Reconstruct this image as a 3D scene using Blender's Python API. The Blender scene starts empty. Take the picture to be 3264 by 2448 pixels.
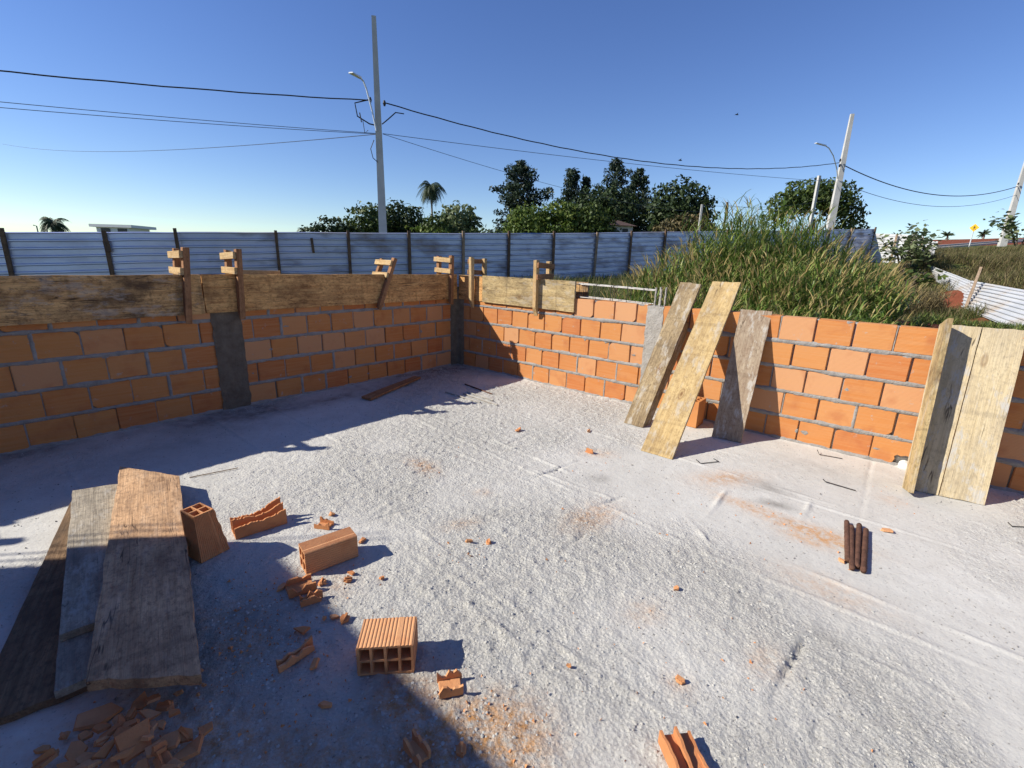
import bpy, bmesh, math, random
import numpy as np
from mathutils import Vector, Matrix, noise as mnoise

rng = np.random.default_rng(7)
random.seed(7)
SC = bpy.context.scene
COL = SC.collection

# ------------------------------------------------------------------ camera, sky, sun, exposure
EYE = 1.38
PITCH, ROLL = math.radians(15.0), math.radians(1.66)
cam_d = bpy.data.cameras.new('camera')
cam_d.sensor_width = 36.0
cam_d.lens = 36.0 * 1456.2 / 3264.0
cam_d.clip_start = 0.05
cam_d.clip_end = 6000.0
cam = bpy.data.objects.new('camera', cam_d)
COL.objects.link(cam)
_fw = Vector((0, math.cos(PITCH), -math.sin(PITCH)))
_up = Vector((0, math.sin(PITCH), math.cos(PITCH)))
_rt = Vector((1, 0, 0))
_cr = _rt * math.cos(ROLL) + _up * math.sin(ROLL)
_cu = -_rt * math.sin(ROLL) + _up * math.cos(ROLL)
_m = Matrix.Identity(4)
for _i in range(3):
    _m[_i][0] = _cr[_i]; _m[_i][1] = _cu[_i]; _m[_i][2] = -_fw[_i]
_m[2][3] = EYE
cam.matrix_world = _m
SC.camera = cam

TO_SUN = Vector((-1.428, -0.211, 1.0)).normalized()
SUN_EL = math.asin(TO_SUN.z)
SUN_AZ = math.atan2(TO_SUN.x, TO_SUN.y)          # clockwise from +Y
world = bpy.data.worlds.new('World')
SC.world = world
world.use_nodes = True
_wn = world.node_tree
_bg = _wn.nodes['Background']
_sky = _wn.nodes.new('ShaderNodeTexSky')
_sky.sky_type = 'NISHITA'
_sky.sun_disc = False
_sky.sun_elevation = SUN_EL
_sky.sun_rotation = SUN_AZ
_sky.altitude = 0.0
_sky.air_density = 1.0
_sky.dust_density = 0.0
_sky.ozone_density = 3.8
_hs = _wn.nodes.new('ShaderNodeHueSaturation')
_hs.inputs['Saturation'].default_value = 1.15
_hs.inputs['Hue'].default_value = 0.516
_wn.links.new(_sky.outputs[0], _hs.inputs['Color'])
_wn.links.new(_hs.outputs[0], _bg.inputs[0])
_bg.inputs[1].default_value = 0.103
sun_d = bpy.data.lights.new('sun', 'SUN')
sun_d.energy = 5.0
sun_d.angle = math.radians(0.53)
sun_d.color = (1.0, 0.955, 0.85)
sun = bpy.data.objects.new('sun', sun_d)
COL.objects.link(sun)
sun.rotation_euler = TO_SUN.to_track_quat('Z', 'Y').to_euler()
SC.view_settings.view_transform = 'Standard'
SC.view_settings.look = 'None'
SC.view_settings.gamma = 1.0
SC.view_settings.use_curve_mapping = False
SC.view_settings.exposure = 0.47
SC.cycles.max_bounces = 6

# ------------------------------------------------------------------ helpers
CX, CY = -0.753, 6.123                     # inner corner of the two brick walls
AX, AY = -0.640, -0.768                    # along the left wall
BX, BY = 0.768, -0.640                     # along the right wall

def R(u, v, z=0.0):
    """room coordinates: u along the right wall, v along the left wall"""
    return Vector((CX + BX * u + AX * v, CY + BY * u + AY * v, z))

def tag(o, label=None, cat=None, group=None, kind=None):
    if label: o['label'] = label
    if cat: o['category'] = cat
    if group: o['group'] = group
    if kind: o['kind'] = kind
    return o

def link(o, parent=None):
    COL.objects.link(o)
    if parent is not None:
        o.parent = parent
    return o

def empty(name, loc=(0, 0, 0), mat=None):
    o = bpy.data.objects.new(name, None)
    o.empty_display_size = 0.1
    COL.objects.link(o)
    if mat is not None: o.matrix_world = mat
    else: o.location = loc
    return o

def mesh_np(name, verts, faces, smooth=False):
    """verts (N,3); faces: (M,k) array or list"""
    me = bpy.data.meshes.new(name)
    verts = np.asarray(verts, dtype=np.float32)
    if isinstance(faces, np.ndarray):
        M, k = faces.shape
        me.vertices.add(len(verts)); me.vertices.foreach_set('co', verts.ravel())
        me.loops.add(M * k); me.loops.foreach_set('vertex_index', faces.astype(np.int32).ravel())
        me.polygons.add(M)
        me.polygons.foreach_set('loop_start', np.arange(0, M * k, k, dtype=np.int32))
        me.polygons.foreach_set('loop_total', np.full(M, k, dtype=np.int32))
        me.update(calc_edges=True)
    else:
        me.from_pydata([tuple(map(float, v)) for v in verts], [], [tuple(f) for f in faces])
    me.validate(verbose=False)
    if smooth:
        me.polygons.foreach_set('use_smooth', np.ones(len(me.polygons), dtype=bool))
    return me

def obj(name, me, mat=None, parent=None, loc=None, rot=None, mw=None):
    o = bpy.data.objects.new(name, me)
    if mat is not None:
        me.materials.clear(); me.materials.append(mat)
    link(o, parent)
    if mw is not None: o.matrix_local = mw
    if loc is not None: o.location = loc
    if rot is not None: o.rotation_euler = rot
    return o

class MB:
    """collects simple solids into one mesh"""
    def __init__(self): self.v = []; self.f = []
    def add(self, vs, fs):
        n = len(self.v)
        self.v += [tuple(p) for p in vs]
        self.f += [tuple(i + n for i in f) for f in fs]
        return self
    def hexa(self, p):                      # 4 bottom (ccw) + 4 top
        return self.add(p, [(3, 2, 1, 0), (4, 5, 6, 7), (0, 1, 5, 4), (1, 2, 6, 5), (2, 3, 7, 6), (3, 0, 4, 7)])
    def box(self, x0, x1, y0, y1, z0, z1):
        return self.hexa([(x0, y0, z0), (x1, y0, z0), (x1, y1, z0), (x0, y1, z0), (x0, y0, z1), (x1, y0, z1), (x1, y1, z1), (x0, y1, z1)])
    def tube(self, pts, r, k=6, caps=True, twist=0.0):
        pts = [Vector(p) for p in pts]
        n0 = len(self.v); m = len(pts)
        rs = r if isinstance(r, (list, tuple)) else [r] * m
        prev = None
        for i, p in enumerate(pts):
            t = (pts[min(i + 1, m - 1)] - pts[max(i - 1, 0)])
            if t.length < 1e-9: t = Vector((0, 0, 1))
            t.normalize()
            a = prev if prev is not None else (Vector((0, 0, 1)) if abs(t.z) < 0.9 else Vector((1, 0, 0)))
            a = (a - t * a.dot(t))
            if a.length < 1e-6: a = t.orthogonal()
            a.normalize(); prev = a
            b = t.cross(a)
            for j in range(k):
                w = 2 * math.pi * j / k + twist * i
                self.v.append(tuple(p + (a * math.cos(w) + b * math.sin(w)) * rs[i]))
        for i in range(m - 1):
            for j in range(k):
                j2 = (j + 1) % k
                self.f.append((n0 + i * k + j, n0 + i * k + j2, n0 + (i + 1) * k + j2, n0 + (i + 1) * k + j))
        if caps:
            self.f.append(tuple(n0 + j for j in reversed(range(k))))
            self.f.append(tuple(n0 + (m - 1) * k + j for j in range(k)))
        return self
    def mesh(self, name, smooth=False):
        me = bpy.data.meshes.new(name)
        me.from_pydata(self.v, [], self.f)
        me.update()
        if smooth:
            for p in me.polygons: p.use_smooth = True
        return me
    def build(self, name, mat, parent=None, smooth=False, **kw):
        return obj(name, self.mesh(name, smooth), mat, parent, **kw)

def bevel_mesh(me, w=0.003, seg=1):
    bm = bmesh.new(); bm.from_mesh(me)
    bmesh.ops.bevel(bm, geom=bm.edges[:], offset=w, segments=seg, affect='EDGES', clamp_overlap=True)
    bm.to_mesh(me); bm.free(); return me

def vnoise(x, y, scale, seed=0):
    """smooth value noise for arrays, feature size 1/scale, -1..1"""
    r = np.random.default_rng(seed); n = 256
    tab = r.uniform(-1, 1, (n, n))
    X = np.asarray(x) * scale; Y = np.asarray(y) * scale
    xi = np.floor(X).astype(int); yi = np.floor(Y).astype(int)
    fx = X - xi; fy = Y - yi
    fx = fx * fx * (3 - 2 * fx); fy = fy * fy * (3 - 2 * fy)
    g = lambda a, b: tab[a % n, b % n]
    return (g(xi, yi) * (1 - fx) + g(xi + 1, yi) * fx) * (1 - fy) + (g(xi, yi + 1) * (1 - fx) + g(xi + 1, yi + 1) * fx) * fy

# ------------------------------------------------------------------ materials
class NT:
    def __init__(self, name):
        self.m = bpy.data.materials.new(name); self.m.use_nodes = True
        self.t = self.m.node_tree
        for n in list(self.t.nodes): self.t.nodes.remove(n)
        self.out = self.n('ShaderNodeOutputMaterial')
        self.b = self.n('ShaderNodeBsdfPrincipled')
        self.t.links.new(self.b.outputs[0], self.out.inputs[0])
    def n(self, t, **kw):
        x = self.t.nodes.new(t)
        for k, v in kw.items(): setattr(x, k, v)
        return x
    def l(self, a, b): self.t.links.new(a, b)
    def setv(self, sock, v):
        if hasattr(v, 'is_output') or isinstance(v, bpy.types.NodeSocket): self.l(v, sock)
        else: sock.default_value = v
    def coord(self, kind='Object', rand=0.0, scale=(1, 1, 1)):
        tc = self.n('ShaderNodeTexCoord')
        o = tc.outputs[kind]
        if rand:
            oi = self.n('ShaderNodeObjectInfo')
            mu = self.n('ShaderNodeMath', operation='MULTIPLY'); self.l(oi.outputs['Random'], mu.inputs[0]); mu.inputs[1].default_value = rand
            ad = self.n('ShaderNodeVectorMath', operation='ADD'); self.l(o, ad.inputs[0]); self.l(mu.outputs[0], ad.inputs[1])
            o = ad.outputs[0]
        if scale != (1, 1, 1):
            mp = self.n('ShaderNodeMapping'); mp.inputs['Scale'].default_value = scale
            self.l(o, mp.inputs[0]); o = mp.outputs[0]
        return o
    def noise(self, vec, scale, detail=4, rough=0.55, dist=0.0):
        x = self.n('ShaderNodeTexNoise'); self.l(vec, x.inputs['Vector'])
        x.inputs['Scale'].default_value = scale; x.inputs['Detail'].default_value = detail
        x.inputs['Roughness'].default_value = rough; x.inputs['Distortion'].default_value = dist
        return x.outputs[0]
    def voro(self, vec, scale, feature='F1', out='Distance'):
        x = self.n('ShaderNodeTexVoronoi', feature=feature); self.l(vec, x.inputs['Vector']); x.inputs['Scale'].default_value = scale
        return x.outputs[out]
    def ramp(self, f, stops, interp='LINEAR'):
        x = self.n('ShaderNodeValToRGB'); x.color_ramp.interpolation = interp
        e = x.color_ramp.elements
        while len(e) < len(stops): e.new(0.5)
        for i, (p, c) in enumerate(stops):
            e[i].position = p
            e[i].color = (*c, 1) if isinstance(c, tuple) else (c, c, c, 1)
        self.l(f, x.inputs[0]); return x.outputs[0]
    def mix(self, f, a, b, mode='MIX'):
        x = self.n('ShaderNodeMix', data_type='RGBA', blend_type=mode)
        self.setv(x.inputs[0], f)
        for s, v in ((x.inputs[6], a), (x.inputs[7], b)):
            if isinstance(v, tuple): s.default_value = (*v, 1) if len(v) == 3 else v
            else: self.l(v, s)
        return x.outputs[2]
    def math(self, op, a, b=0.0, c=None):
        x = self.n('ShaderNodeMath', operation=op)
        self.setv(x.inputs[0], a); self.setv(x.inputs[1], b)
        if c is not None: self.setv(x.inputs[2], c)
        return x.outputs[0]
    def bump(self, h, dist=0.01, strength=1.0, prev=None):
        x = self.n('ShaderNodeBump'); x.inputs['Distance'].default_value = dist; x.inputs['Strength'].default_value = strength
        self.l(h, x.inputs['Height'])
        if prev is not None: self.l(prev, x.inputs['Normal'])
        return x.outputs[0]
    def done(self, color=None, rough=None, normal=None, metal=None, spec=None):
        for nm, v in (('Base Color', color), ('Roughness', rough), ('Normal', normal), ('Metallic', metal), ('Specular IOR Level', spec)):
            if v is None: continue
            if isinstance(v, tuple): self.b.inputs[nm].default_value = (*v, 1)
            else: self.setv(self.b.inputs[nm], v)
        return self.m

def mat_floor():
    t = NT('rough_concrete'); c = t.coord('Object')
    n1 = t.noise(c, 0.9, 5, 0.6); n2 = t.noise(c, 9, 5, 0.65); n3 = t.noise(c, 75, 3, 0.6)
    col = t.ramp(n1, [(0.3, (0.50, 0.48, 0.435)), (0.55, (0.575, 0.555, 0.51)), (0.75, (0.62, 0.60, 0.555))])
    col = t.mix(t.ramp(n2, [(0.35, 0.0), (0.7, 0.6)]), col, (0.49, 0.465, 0.42))
    col = t.mix(t.ramp(n3, [(0.27, 0.75), (0.40, 0.0)]), col, (0.20, 0.185, 0.17))
    at = t.n('ShaderNodeAttribute', attribute_name='dust')
    d1 = t.noise(c, 26, 5, 0.75)
    dm = t.math('MULTIPLY', at.outputs['Fac'], t.ramp(d1, [(0.36, 0.05), (0.62, 1.0)]))
    col = t.mix(dm, col, (0.52, 0.27, 0.11))
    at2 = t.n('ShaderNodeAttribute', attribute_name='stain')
    col = t.mix(t.math('MULTIPLY', at2.outputs['Fac'], t.ramp(n2, [(0.3, 0.35), (0.65, 0.9)])), col, (0.17, 0.155, 0.14))  # stains, and the darker band towards the left wall
    v = t.voro(c, 72); v2 = t.noise(c, 130, 3, 0.7, 1.5)
    h = t.math('ADD', t.math('MULTIPLY', v, 0.6), t.math('MULTIPLY', v2, 0.8))
    at3 = t.n('ShaderNodeAttribute', attribute_name='rough')
    h = t.math('MULTIPLY', h, t.math('ADD', t.math('MULTIPLY', at3.outputs['Fac'], 0.92), 0.12))
    nb = t.bump(h, 0.012, 1.0)
    return t.done(col, 0.95, nb, spec=0.2)

def mat_brick():
    t = NT('fired_clay'); c = t.coord('Object', 7.0)
    oi = t.n('ShaderNodeObjectInfo'); r = oi.outputs['Random']
    base = t.ramp(r, [(0.0, (0.46, 0.140, 0.042)), (0.18, (0.50, 0.182, 0.052)), (0.42, (0.52, 0.203, 0.060)), (0.64, (0.54, 0.225, 0.068)), (0.84, (0.55, 0.255, 0.108)), (1.0, (0.56, 0.285, 0.140))])
    st = t.noise(t.coord('Object', 7.0, (1.2, 1, 26)), 3.0, 4, 0.6)
    col = t.mix(t.ramp(st, [(0.35, 0.0), (0.7, 0.45)]), base, (0.56, 0.29, 0.13))
    bl = t.noise(c, 7, 3, 0.5)
    col = t.mix(t.ramp(bl, [(0.54, 0.0), (0.74, 0.42)]), col, (0.36, 0.10, 0.040))
    sm = t.noise(c, 15, 5, 0.7)
    col = t.mix(t.ramp(sm, [(0.64, 0.0), (0.72, 0.75)]), col, (0.40, 0.36, 0.32))
    w = t.n('ShaderNodeTexWave', wave_type='BANDS', bands_direction='Z'); t.l(c, w.inputs['Vector']); w.inputs['Scale'].default_value = 34; w.inputs['Distortion'].default_value = 0.6
    h = t.math('ADD', t.math('MULTIPLY', w.outputs[1], 0.5), t.math('MULTIPLY', t.noise(c, 90, 3), 0.5))
    return t.done(col, 0.85, t.bump(h, 0.0018, 0.8), spec=0.25)

def mat_clay():
    t = NT('broken_clay'); c = t.coord('Object', 5.0)
    oi = t.n('ShaderNodeObjectInfo')
    base = t.ramp(oi.outputs['Random'], [(0.0, (0.53, 0.22, 0.09)), (0.5, (0.59, 0.275, 0.12)), (1.0, (0.63, 0.33, 0.165))])
    col = t.mix(t.ramp(t.noise(c, 14, 4, 0.6), [(0.48, 0.0), (0.74, 0.5)]), base, (0.46, 0.16, 0.06))
    return t.done(col, 0.9, t.bump(t.noise(c, 120, 4, 0.7), 0.003, 0.8), spec=0.2)

def mat_mortar(name='grey_mortar', a=(0.23, 0.215, 0.20), b=(0.36, 0.34, 0.315)):
    t = NT(name); c = t.coord('Object')
    col = t.ramp(t.noise(c, 11, 5, 0.65), [(0.3, a), (0.7, b)])
    h = t.math('ADD', t.noise(c, 60, 5, 0.7), t.math('MULTIPLY', t.noise(c, 14, 3), 0.8))
    return t.done(col, 0.95, t.bump(h, 0.012, 0.9), spec=0.2)

def mat_wood(name, light, dark, stain, stain_amt=0.5, cement=0.0, scale=1.0):
    """grain runs along local X"""
    t = NT(name)
    c = t.coord('Object', 9.0)
    g = t.coord('Object', 9.0, (1.6 * scale, 24 * scale, 24 * scale))
    n1 = t.noise(g, 1.4, 6, 0.62, 1.1)
    g2 = t.coord('Object', 9.0, (5, 150, 150))
    n2 = t.noise(g2, 1.0, 3, 0.6)
    mid = tuple((a + b) / 2 for a, b in zip(light, dark))
    col = t.ramp(n1, [(0.28, dark), (0.45, mid), (0.60, light), (0.75, mid)])
    col = t.mix(t.ramp(n2, [(0.36, 0.28), (0.52, 0.0)]), col, tuple(x * 0.55 for x in dark))
    # blotches and mould specks
    bl = t.noise(t.coord('Object', 5.0, (11, 17, 17)), 2.8, 7, 0.78)
    col = t.mix(t.math('MULTIPLY', t.ramp(bl, [(0.48, 0.0), (0.62, 1.0)]), 0.7), col, tuple((a + b * 2) / 3.4 for a, b in zip(dark, stain)))
    # checks along the grain
    ck = t.noise(t.coord('Object', 8.0, (1.1, 13, 13)), 1.3, 3, 0.5, 0.6)
    ckm = t.math('MULTIPLY', t.ramp(ck, [(0.485, 0.0), (0.498, 1.0), (0.504, 1.0), (0.516, 0.0)]), t.ramp(s0_ := t.noise(t.coord('Object', 1.0, (2.0, 5, 5)), 1.2, 2), [(0.52, 0.0), (0.60, 0.85)]))
    col = t.mix(ckm, col, (0.035, 0.022, 0.014))
    # knots: stretched voronoi cells, few
    kc = t.coord('Object', 4.0, (2.0, 5.0, 1.0))
    kd = t.voro(kc, 1.0)
    col = t.mix(t.ramp(kd, [(0.035, 0.9), (0.075, 0.15), (0.10, 0.55), (0.135, 0.0)]), col, (0.16, 0.075, 0.03))
    # stains
    s1 = t.noise(t.coord('Object', 3.0, (1.8, 3.2, 3.2)), 1.6, 6, 0.68)
    col = t.mix(t.math('MULTIPLY', t.ramp(s1, [(0.44, 0.0), (0.66, 1.0)]), stain_amt), col, stain)
    # cross marks left by cleats and drips
    s2 = t.noise(t.coord('Object', 6.0, (13, 0.8, 0.8)), 1.0, 2, 0.5)
    col = t.mix(t.math('MULTIPLY', t.ramp(s2, [(0.60, 0.0), (0.68, 1.0)]), 0.45 * stain_amt), col, tuple(x * 0.6 for x in stain))
    if cement:
        cm = t.noise(t.coord('Object', 2.0, (2.2, 6, 6)), 2.2, 6, 0.75)
        col = t.mix(t.math('MULTIPLY', t.ramp(cm, [(0.53, 0.0), (0.62, 1.0)]), cement), col, (0.47, 0.44, 0.39))
    h = t.math('ADD', t.math('MULTIPLY', n1, 0.6), t.math('MULTIPLY', n2, 0.7))
    return t.done(col, 0.82, t.bump(h, 0.004, 0.9), spec=0.2)

def mat_metal(name, a, b, rust, rust_amt, metal=0.55, rough=0.42):
    t = NT(name); c = t.coord('Object', 11.0)
    col = t.ramp(t.noise(c, 1.3, 5, 0.6), [(0.3, a), (0.7, b)])
    ru = t.noise(t.coord('Object', 11.0, (0.6, 0.6, 1.6)), 1.3, 5, 0.6)
    f = t.math('MULTIPLY', t.ramp(ru, [(0.50, 0.0), (0.72, 1.0)]), rust_amt)
    col = t.mix(f, col, rust)
    sp = t.noise(c, 30, 3, 0.6)
    col = t.mix(t.ramp(sp, [(0.62, 0.0), (0.75, 0.35)]), col, tuple(x * 0.6 for x in a))
    rr = t.math('ADD', t.math('MULTIPLY', f, 0.35), rough)
    return t.done(col, rr, t.bump(t.noise(c, 6, 3), 0.01, 0.25), metal=t.math('MULTIPLY', t.math('SUBTRACT', 1.0, f), metal))

def mat_plain(name, col, rough=0.8, var=0.15, scale=8.0, metal=0.0, bump=0.0):
    t = NT(name); c = t.coord('Object', 3.0)
    n = t.noise(c, scale, 4, 0.6)
    k = t.ramp(n, [(0.3, tuple(x * (1 - var) for x in col)), (0.7, tuple(min(1, x * (1 + var)) for x in col))])
    nb = t.bump(t.noise(c, scale * 6, 4, 0.6), 0.01, bump) if bump else None
    return t.done(k, rough, nb, metal=metal, spec=0.25)

def mat_leaf(name, c0, c1, c2, trans=0.3, rough=0.55, big=0.0):
    t = NT(name)
    g = t.n('ShaderNodeNewGeometry')
    col = t.ramp(g.outputs['Random Per Island'], [(0.0, c0), (0.55, c1), (1.0, c2)])
    if big:
        c = t.coord('Object')
        col = t.mix(t.ramp(t.noise(c, big, 3), [(0.4, 0.0), (0.65, 0.6)]), col, c2)
    t.b.inputs['Roughness'].default_value = rough
    t.b.inputs['Specular IOR Level'].default_value = 0.25
    t.l(col, t.b.inputs['Base Color'])
    tr = t.n('ShaderNodeBsdfTranslucent'); t.l(col, tr.inputs[0])
    mx = t.n('ShaderNodeMixShader'); mx.inputs[0].default_value = trans
    t.l(t.b.outputs[0], mx.inputs[1]); t.l(tr.outputs[0], mx.inputs[2])
    t.l(mx.outputs[0], t.out.inputs[0])
    return t.m

def mat_terrain():
    t = NT('red_earth_and_grass'); c = t.coord('Object')
    red = t.ramp(t.noise(c, 1.7, 5, 0.65), [(0.3, (0.15, 0.042, 0.022)), (0.7, (0.26, 0.085, 0.045))])
    gr = t.ramp(t.noise(c, 5.0, 6, 0.7), [(0.3, (0.045, 0.065, 0.018)), (0.5, (0.10, 0.115, 0.035)), (0.7, (0.20, 0.165, 0.075))])
    at = t.n('ShaderNodeAttribute', attribute_name='green')
    f = t.math('ADD', at.outputs['Fac'], t.math('MULTIPLY', t.math('SUBTRACT', t.noise(c, 0.8, 5, 0.7), 0.5), 0.9))
    col = t.mix(t.ramp(f, [(0.42, 0.0), (0.58, 1.0)]), red, gr)
    return t.done(col, 0.95, t.bump(t.noise(c, 9, 6, 0.75), 0.08, 0.8), spec=0.1)

M = {}
M['floor'] = mat_floor(); M['brick'] = mat_brick(); M['clay'] = mat_clay()
M['mortar'] = mat_mortar(); M['column'] = mat_mortar('column_concrete', (0.30, 0.275, 0.24), (0.43, 0.40, 0.36))
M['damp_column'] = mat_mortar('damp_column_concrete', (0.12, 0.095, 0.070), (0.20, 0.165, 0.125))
M['lump'] = mat_mortar('cement_lump', (0.49, 0.47, 0.425), (0.60, 0.58, 0.535))
M['board_brown'] = mat_wood('formwork_wood_brown', (0.80, 0.47, 0.18), (0.52, 0.25, 0.085), (0.15, 0.07, 0.03), 0.65)
M['board_dirty'] = mat_wood('formwork_wood_dirty', (0.78, 0.48, 0.20), (0.44, 0.23, 0.085), (0.07, 0.045, 0.03), 0.85, 0.4)
M['board_yellow'] = mat_wood('formwork_wood_yellow', (0.56, 0.41, 0.20), (0.43, 0.285, 0.12), (0.22, 0.145, 0.075), 0.55, 0.45)
M['board_pale'] = mat_wood('formwork_wood_pale', (0.61, 0.50, 0.32), (0.50, 0.39, 0.225), (0.33, 0.27, 0.195), 0.45, 0.95)
M['board_olive'] = mat_wood('formwork_wood_olive', (0.56, 0.42, 0.21), (0.36, 0.245, 0.11), (0.14, 0.10, 0.055), 0.75, 0.3)
M['board_grey'] = mat_wood('weathered_wood_grey', (0.42, 0.335, 0.24), (0.27, 0.20, 0.135), (0.20, 0.125, 0.08), 0.6, 0.8)
M['board_rough'] = mat_wood('weathered_wood_rough', (0.40, 0.30, 0.17), (0.22, 0.155, 0.085), (0.13, 0.09, 0.055), 0.7, 0.6)
M['board_stack'] = mat_wood('old_plank_wood', (0.70, 0.44, 0.245), (0.50, 0.29, 0.15), (0.15, 0.09, 0.06), 0.62, 0.12)
M['board_slate'] = mat_wood('weathered_plank_slate', (0.48, 0.41, 0.31), (0.30, 0.25, 0.185), (0.14, 0.12, 0.10), 0.65, 0.5)
M['board_dark'] = mat_wood('wet_plank_dark', (0.27, 0.17, 0.095), (0.15, 0.09, 0.05), (0.07, 0.048, 0.034), 0.6)
M['clamp'] = mat_wood('clamp_wood', (0.60, 0.42, 0.21), (0.42, 0.25, 0.10), (0.30, 0.19, 0.09), 0.4, 0.15)
M['clamp_red_shade'] = mat_wood('clamp_wood_red_shade', (0.42, 0.22, 0.105), (0.27, 0.12, 0.05), (0.16, 0.08, 0.04), 0.5)  # darker redder copy of clamp wood: shade of unlit timbers put into its colour
M['post_wood'] = mat_wood('fence_post_wood', (0.20, 0.125, 0.075), (0.11, 0.065, 0.04), (0.05, 0.035, 0.03), 0.6)
M['post_pale'] = mat_wood('fence_post_pale', (0.42, 0.30, 0.20), (0.26, 0.18, 0.11), (0.15, 0.10, 0.07), 0.5)
M['zinc_new'] = mat_metal('galvanised_sheet', (0.50, 0.55, 0.74), (0.56, 0.61, 0.80), (0.34, 0.32, 0.36), 0.3, 0.65, 0.36)
M['zinc_old'] = mat_metal('weathered_galvanised_sheet', (0.37, 0.41, 0.54), (0.46, 0.50, 0.63), (0.20, 0.15, 0.12), 0.85, 0.5, 0.40)
M['zinc_white'] = mat_metal('bright_galvanised_sheet', (0.46, 0.47, 0.48), (0.55, 0.55, 0.55), (0.36, 0.27, 0.18), 0.7, 0.15, 0.6)
M['pole'] = mat_plain('pole_concrete', (0.47, 0.455, 0.43), 0.9, 0.12, 2.0, bump=0.4)
M['steel'] = mat_plain('rebar_steel', (0.42, 0.40, 0.37), 0.55, 0.2, 20.0, 0.4)
M['rust'] = mat_plain('rusty_steel', (0.125, 0.062, 0.042), 0.8, 0.45, 40.0, 0.1, 0.6)
M['wire'] = mat_plain('dark_wire', (0.05, 0.045, 0.04), 0.7, 0.2)
M['cable'] = mat_plain('cable_rubber', (0.018, 0.018, 0.022), 0.6, 0.1)
M['thin_cable'] = mat_plain('telecom_cable', (0.05, 0.06, 0.085), 0.6, 0.1)
M['lamp'] = mat_plain('lamp_metal', (0.60, 0.62, 0.64), 0.45, 0.05, 5, 0.3)
M['pvc'] = mat_plain('white_pvc', (0.80, 0.79, 0.75), 0.4, 0.03)
M['asphalt'] = mat_plain('asphalt', (0.085, 0.08, 0.078), 0.95, 0.2, 3.0)
M['kerb'] = mat_plain('kerb_concrete', (0.45, 0.42, 0.38), 0.9, 0.12)
M['sign'] = mat_plain('sign_yellow', (0.85, 0.47, 0.03), 0.5, 0.04)
M['black'] = mat_plain('black_paint', (0.02, 0.02, 0.02), 0.6, 0.1)
M['white_wall'] = mat_plain('white_plaster', (0.70, 0.70, 0.68), 0.9, 0.06)
M['roof_tile'] = mat_plain('clay_roof', (0.30, 0.19, 0.16), 0.85, 0.2)
M['dark_glass'] = mat_plain('dark_window', (0.03, 0.035, 0.04), 0.2, 0.1)
M['bark'] = mat_plain('bark', (0.11, 0.085, 0.065), 0.95, 0.3, 6.0, bump=0.6)
M['palm_trunk'] = mat_plain('palm_bark', (0.20, 0.17, 0.14), 0.95, 0.2, 8.0, bump=0.4)
M['terrain'] = mat_terrain()
M['leaf_dark'] = mat_leaf('foliage_dark', (0.018, 0.034, 0.012), (0.034, 0.056, 0.018), (0.060, 0.080, 0.026), 0.15)
M['leaf_mid'] = mat_leaf('foliage_mid', (0.028, 0.052, 0.012), (0.060, 0.092, 0.020), (0.105, 0.130, 0.032), 0.22)
M['leaf_bright'] = mat_leaf('foliage_bright', (0.045, 0.085, 0.014), (0.105, 0.155, 0.026), (0.185, 0.215, 0.052), 0.28)
M['leaf_pale'] = mat_leaf('foliage_pale', (0.07, 0.105, 0.040), (0.15, 0.185, 0.080), (0.26, 0.28, 0.15), 0.3)
M['leaf_brown'] = mat_leaf('foliage_brown', (0.055, 0.050, 0.022), (0.105, 0.085, 0.035), (0.17, 0.125, 0.055), 0.2)
M['needle'] = mat_leaf('pine_needles', (0.012, 0.026, 0.016), (0.024, 0.042, 0.022), (0.042, 0.058, 0.028), 0.12)
M['palm_leaf'] = mat_leaf('palm_leaf', (0.022, 0.040, 0.016), (0.045, 0.066, 0.024), (0.080, 0.095, 0.036), 0.2)
M['grass_green'] = mat_leaf('tall_grass_leaf', (0.034, 0.072, 0.012), (0.115, 0.180, 0.030), (0.38, 0.41, 0.12), 0.32, 0.42)
M['grass_seed'] = mat_leaf('grass_seed_head', (0.25, 0.19, 0.075), (0.38, 0.28, 0.11), (0.47, 0.37, 0.17), 0.3, 0.8)
M['grass_dry'] = mat_leaf('dry_grass', (0.12, 0.095, 0.045), (0.20, 0.155, 0.075), (0.30, 0.235, 0.12), 0.25, 0.8)
M['grass_low'] = mat_leaf('low_grass', (0.040, 0.070, 0.014), (0.080, 0.110, 0.024), (0.17, 0.155, 0.055), 0.3, 0.6)
M['grass_bank'] = mat_leaf('bank_grass', (0.065, 0.085, 0.022), (0.14, 0.14, 0.045), (0.27, 0.22, 0.10), 0.3, 0.7)

# ------------------------------------------------------------------ terrain
FD = np.array([0.8871, 0.4616]); FN = np.array([0.4616, -0.8871]); F0 = np.array([-5.557, 15.785])

def street_z(s):
    s = np.asarray(s, float)
    z = 0.2 + 0.05 * s + 0.00027 * np.clip(s, 0, 57) ** 2
    z = np.where(s > 57, 0.2 + 2.85 + 0.877 + 0.075 * (np.clip(s, 57, 97) - 57), z)
    return np.maximum(z, -0.6)

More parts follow.
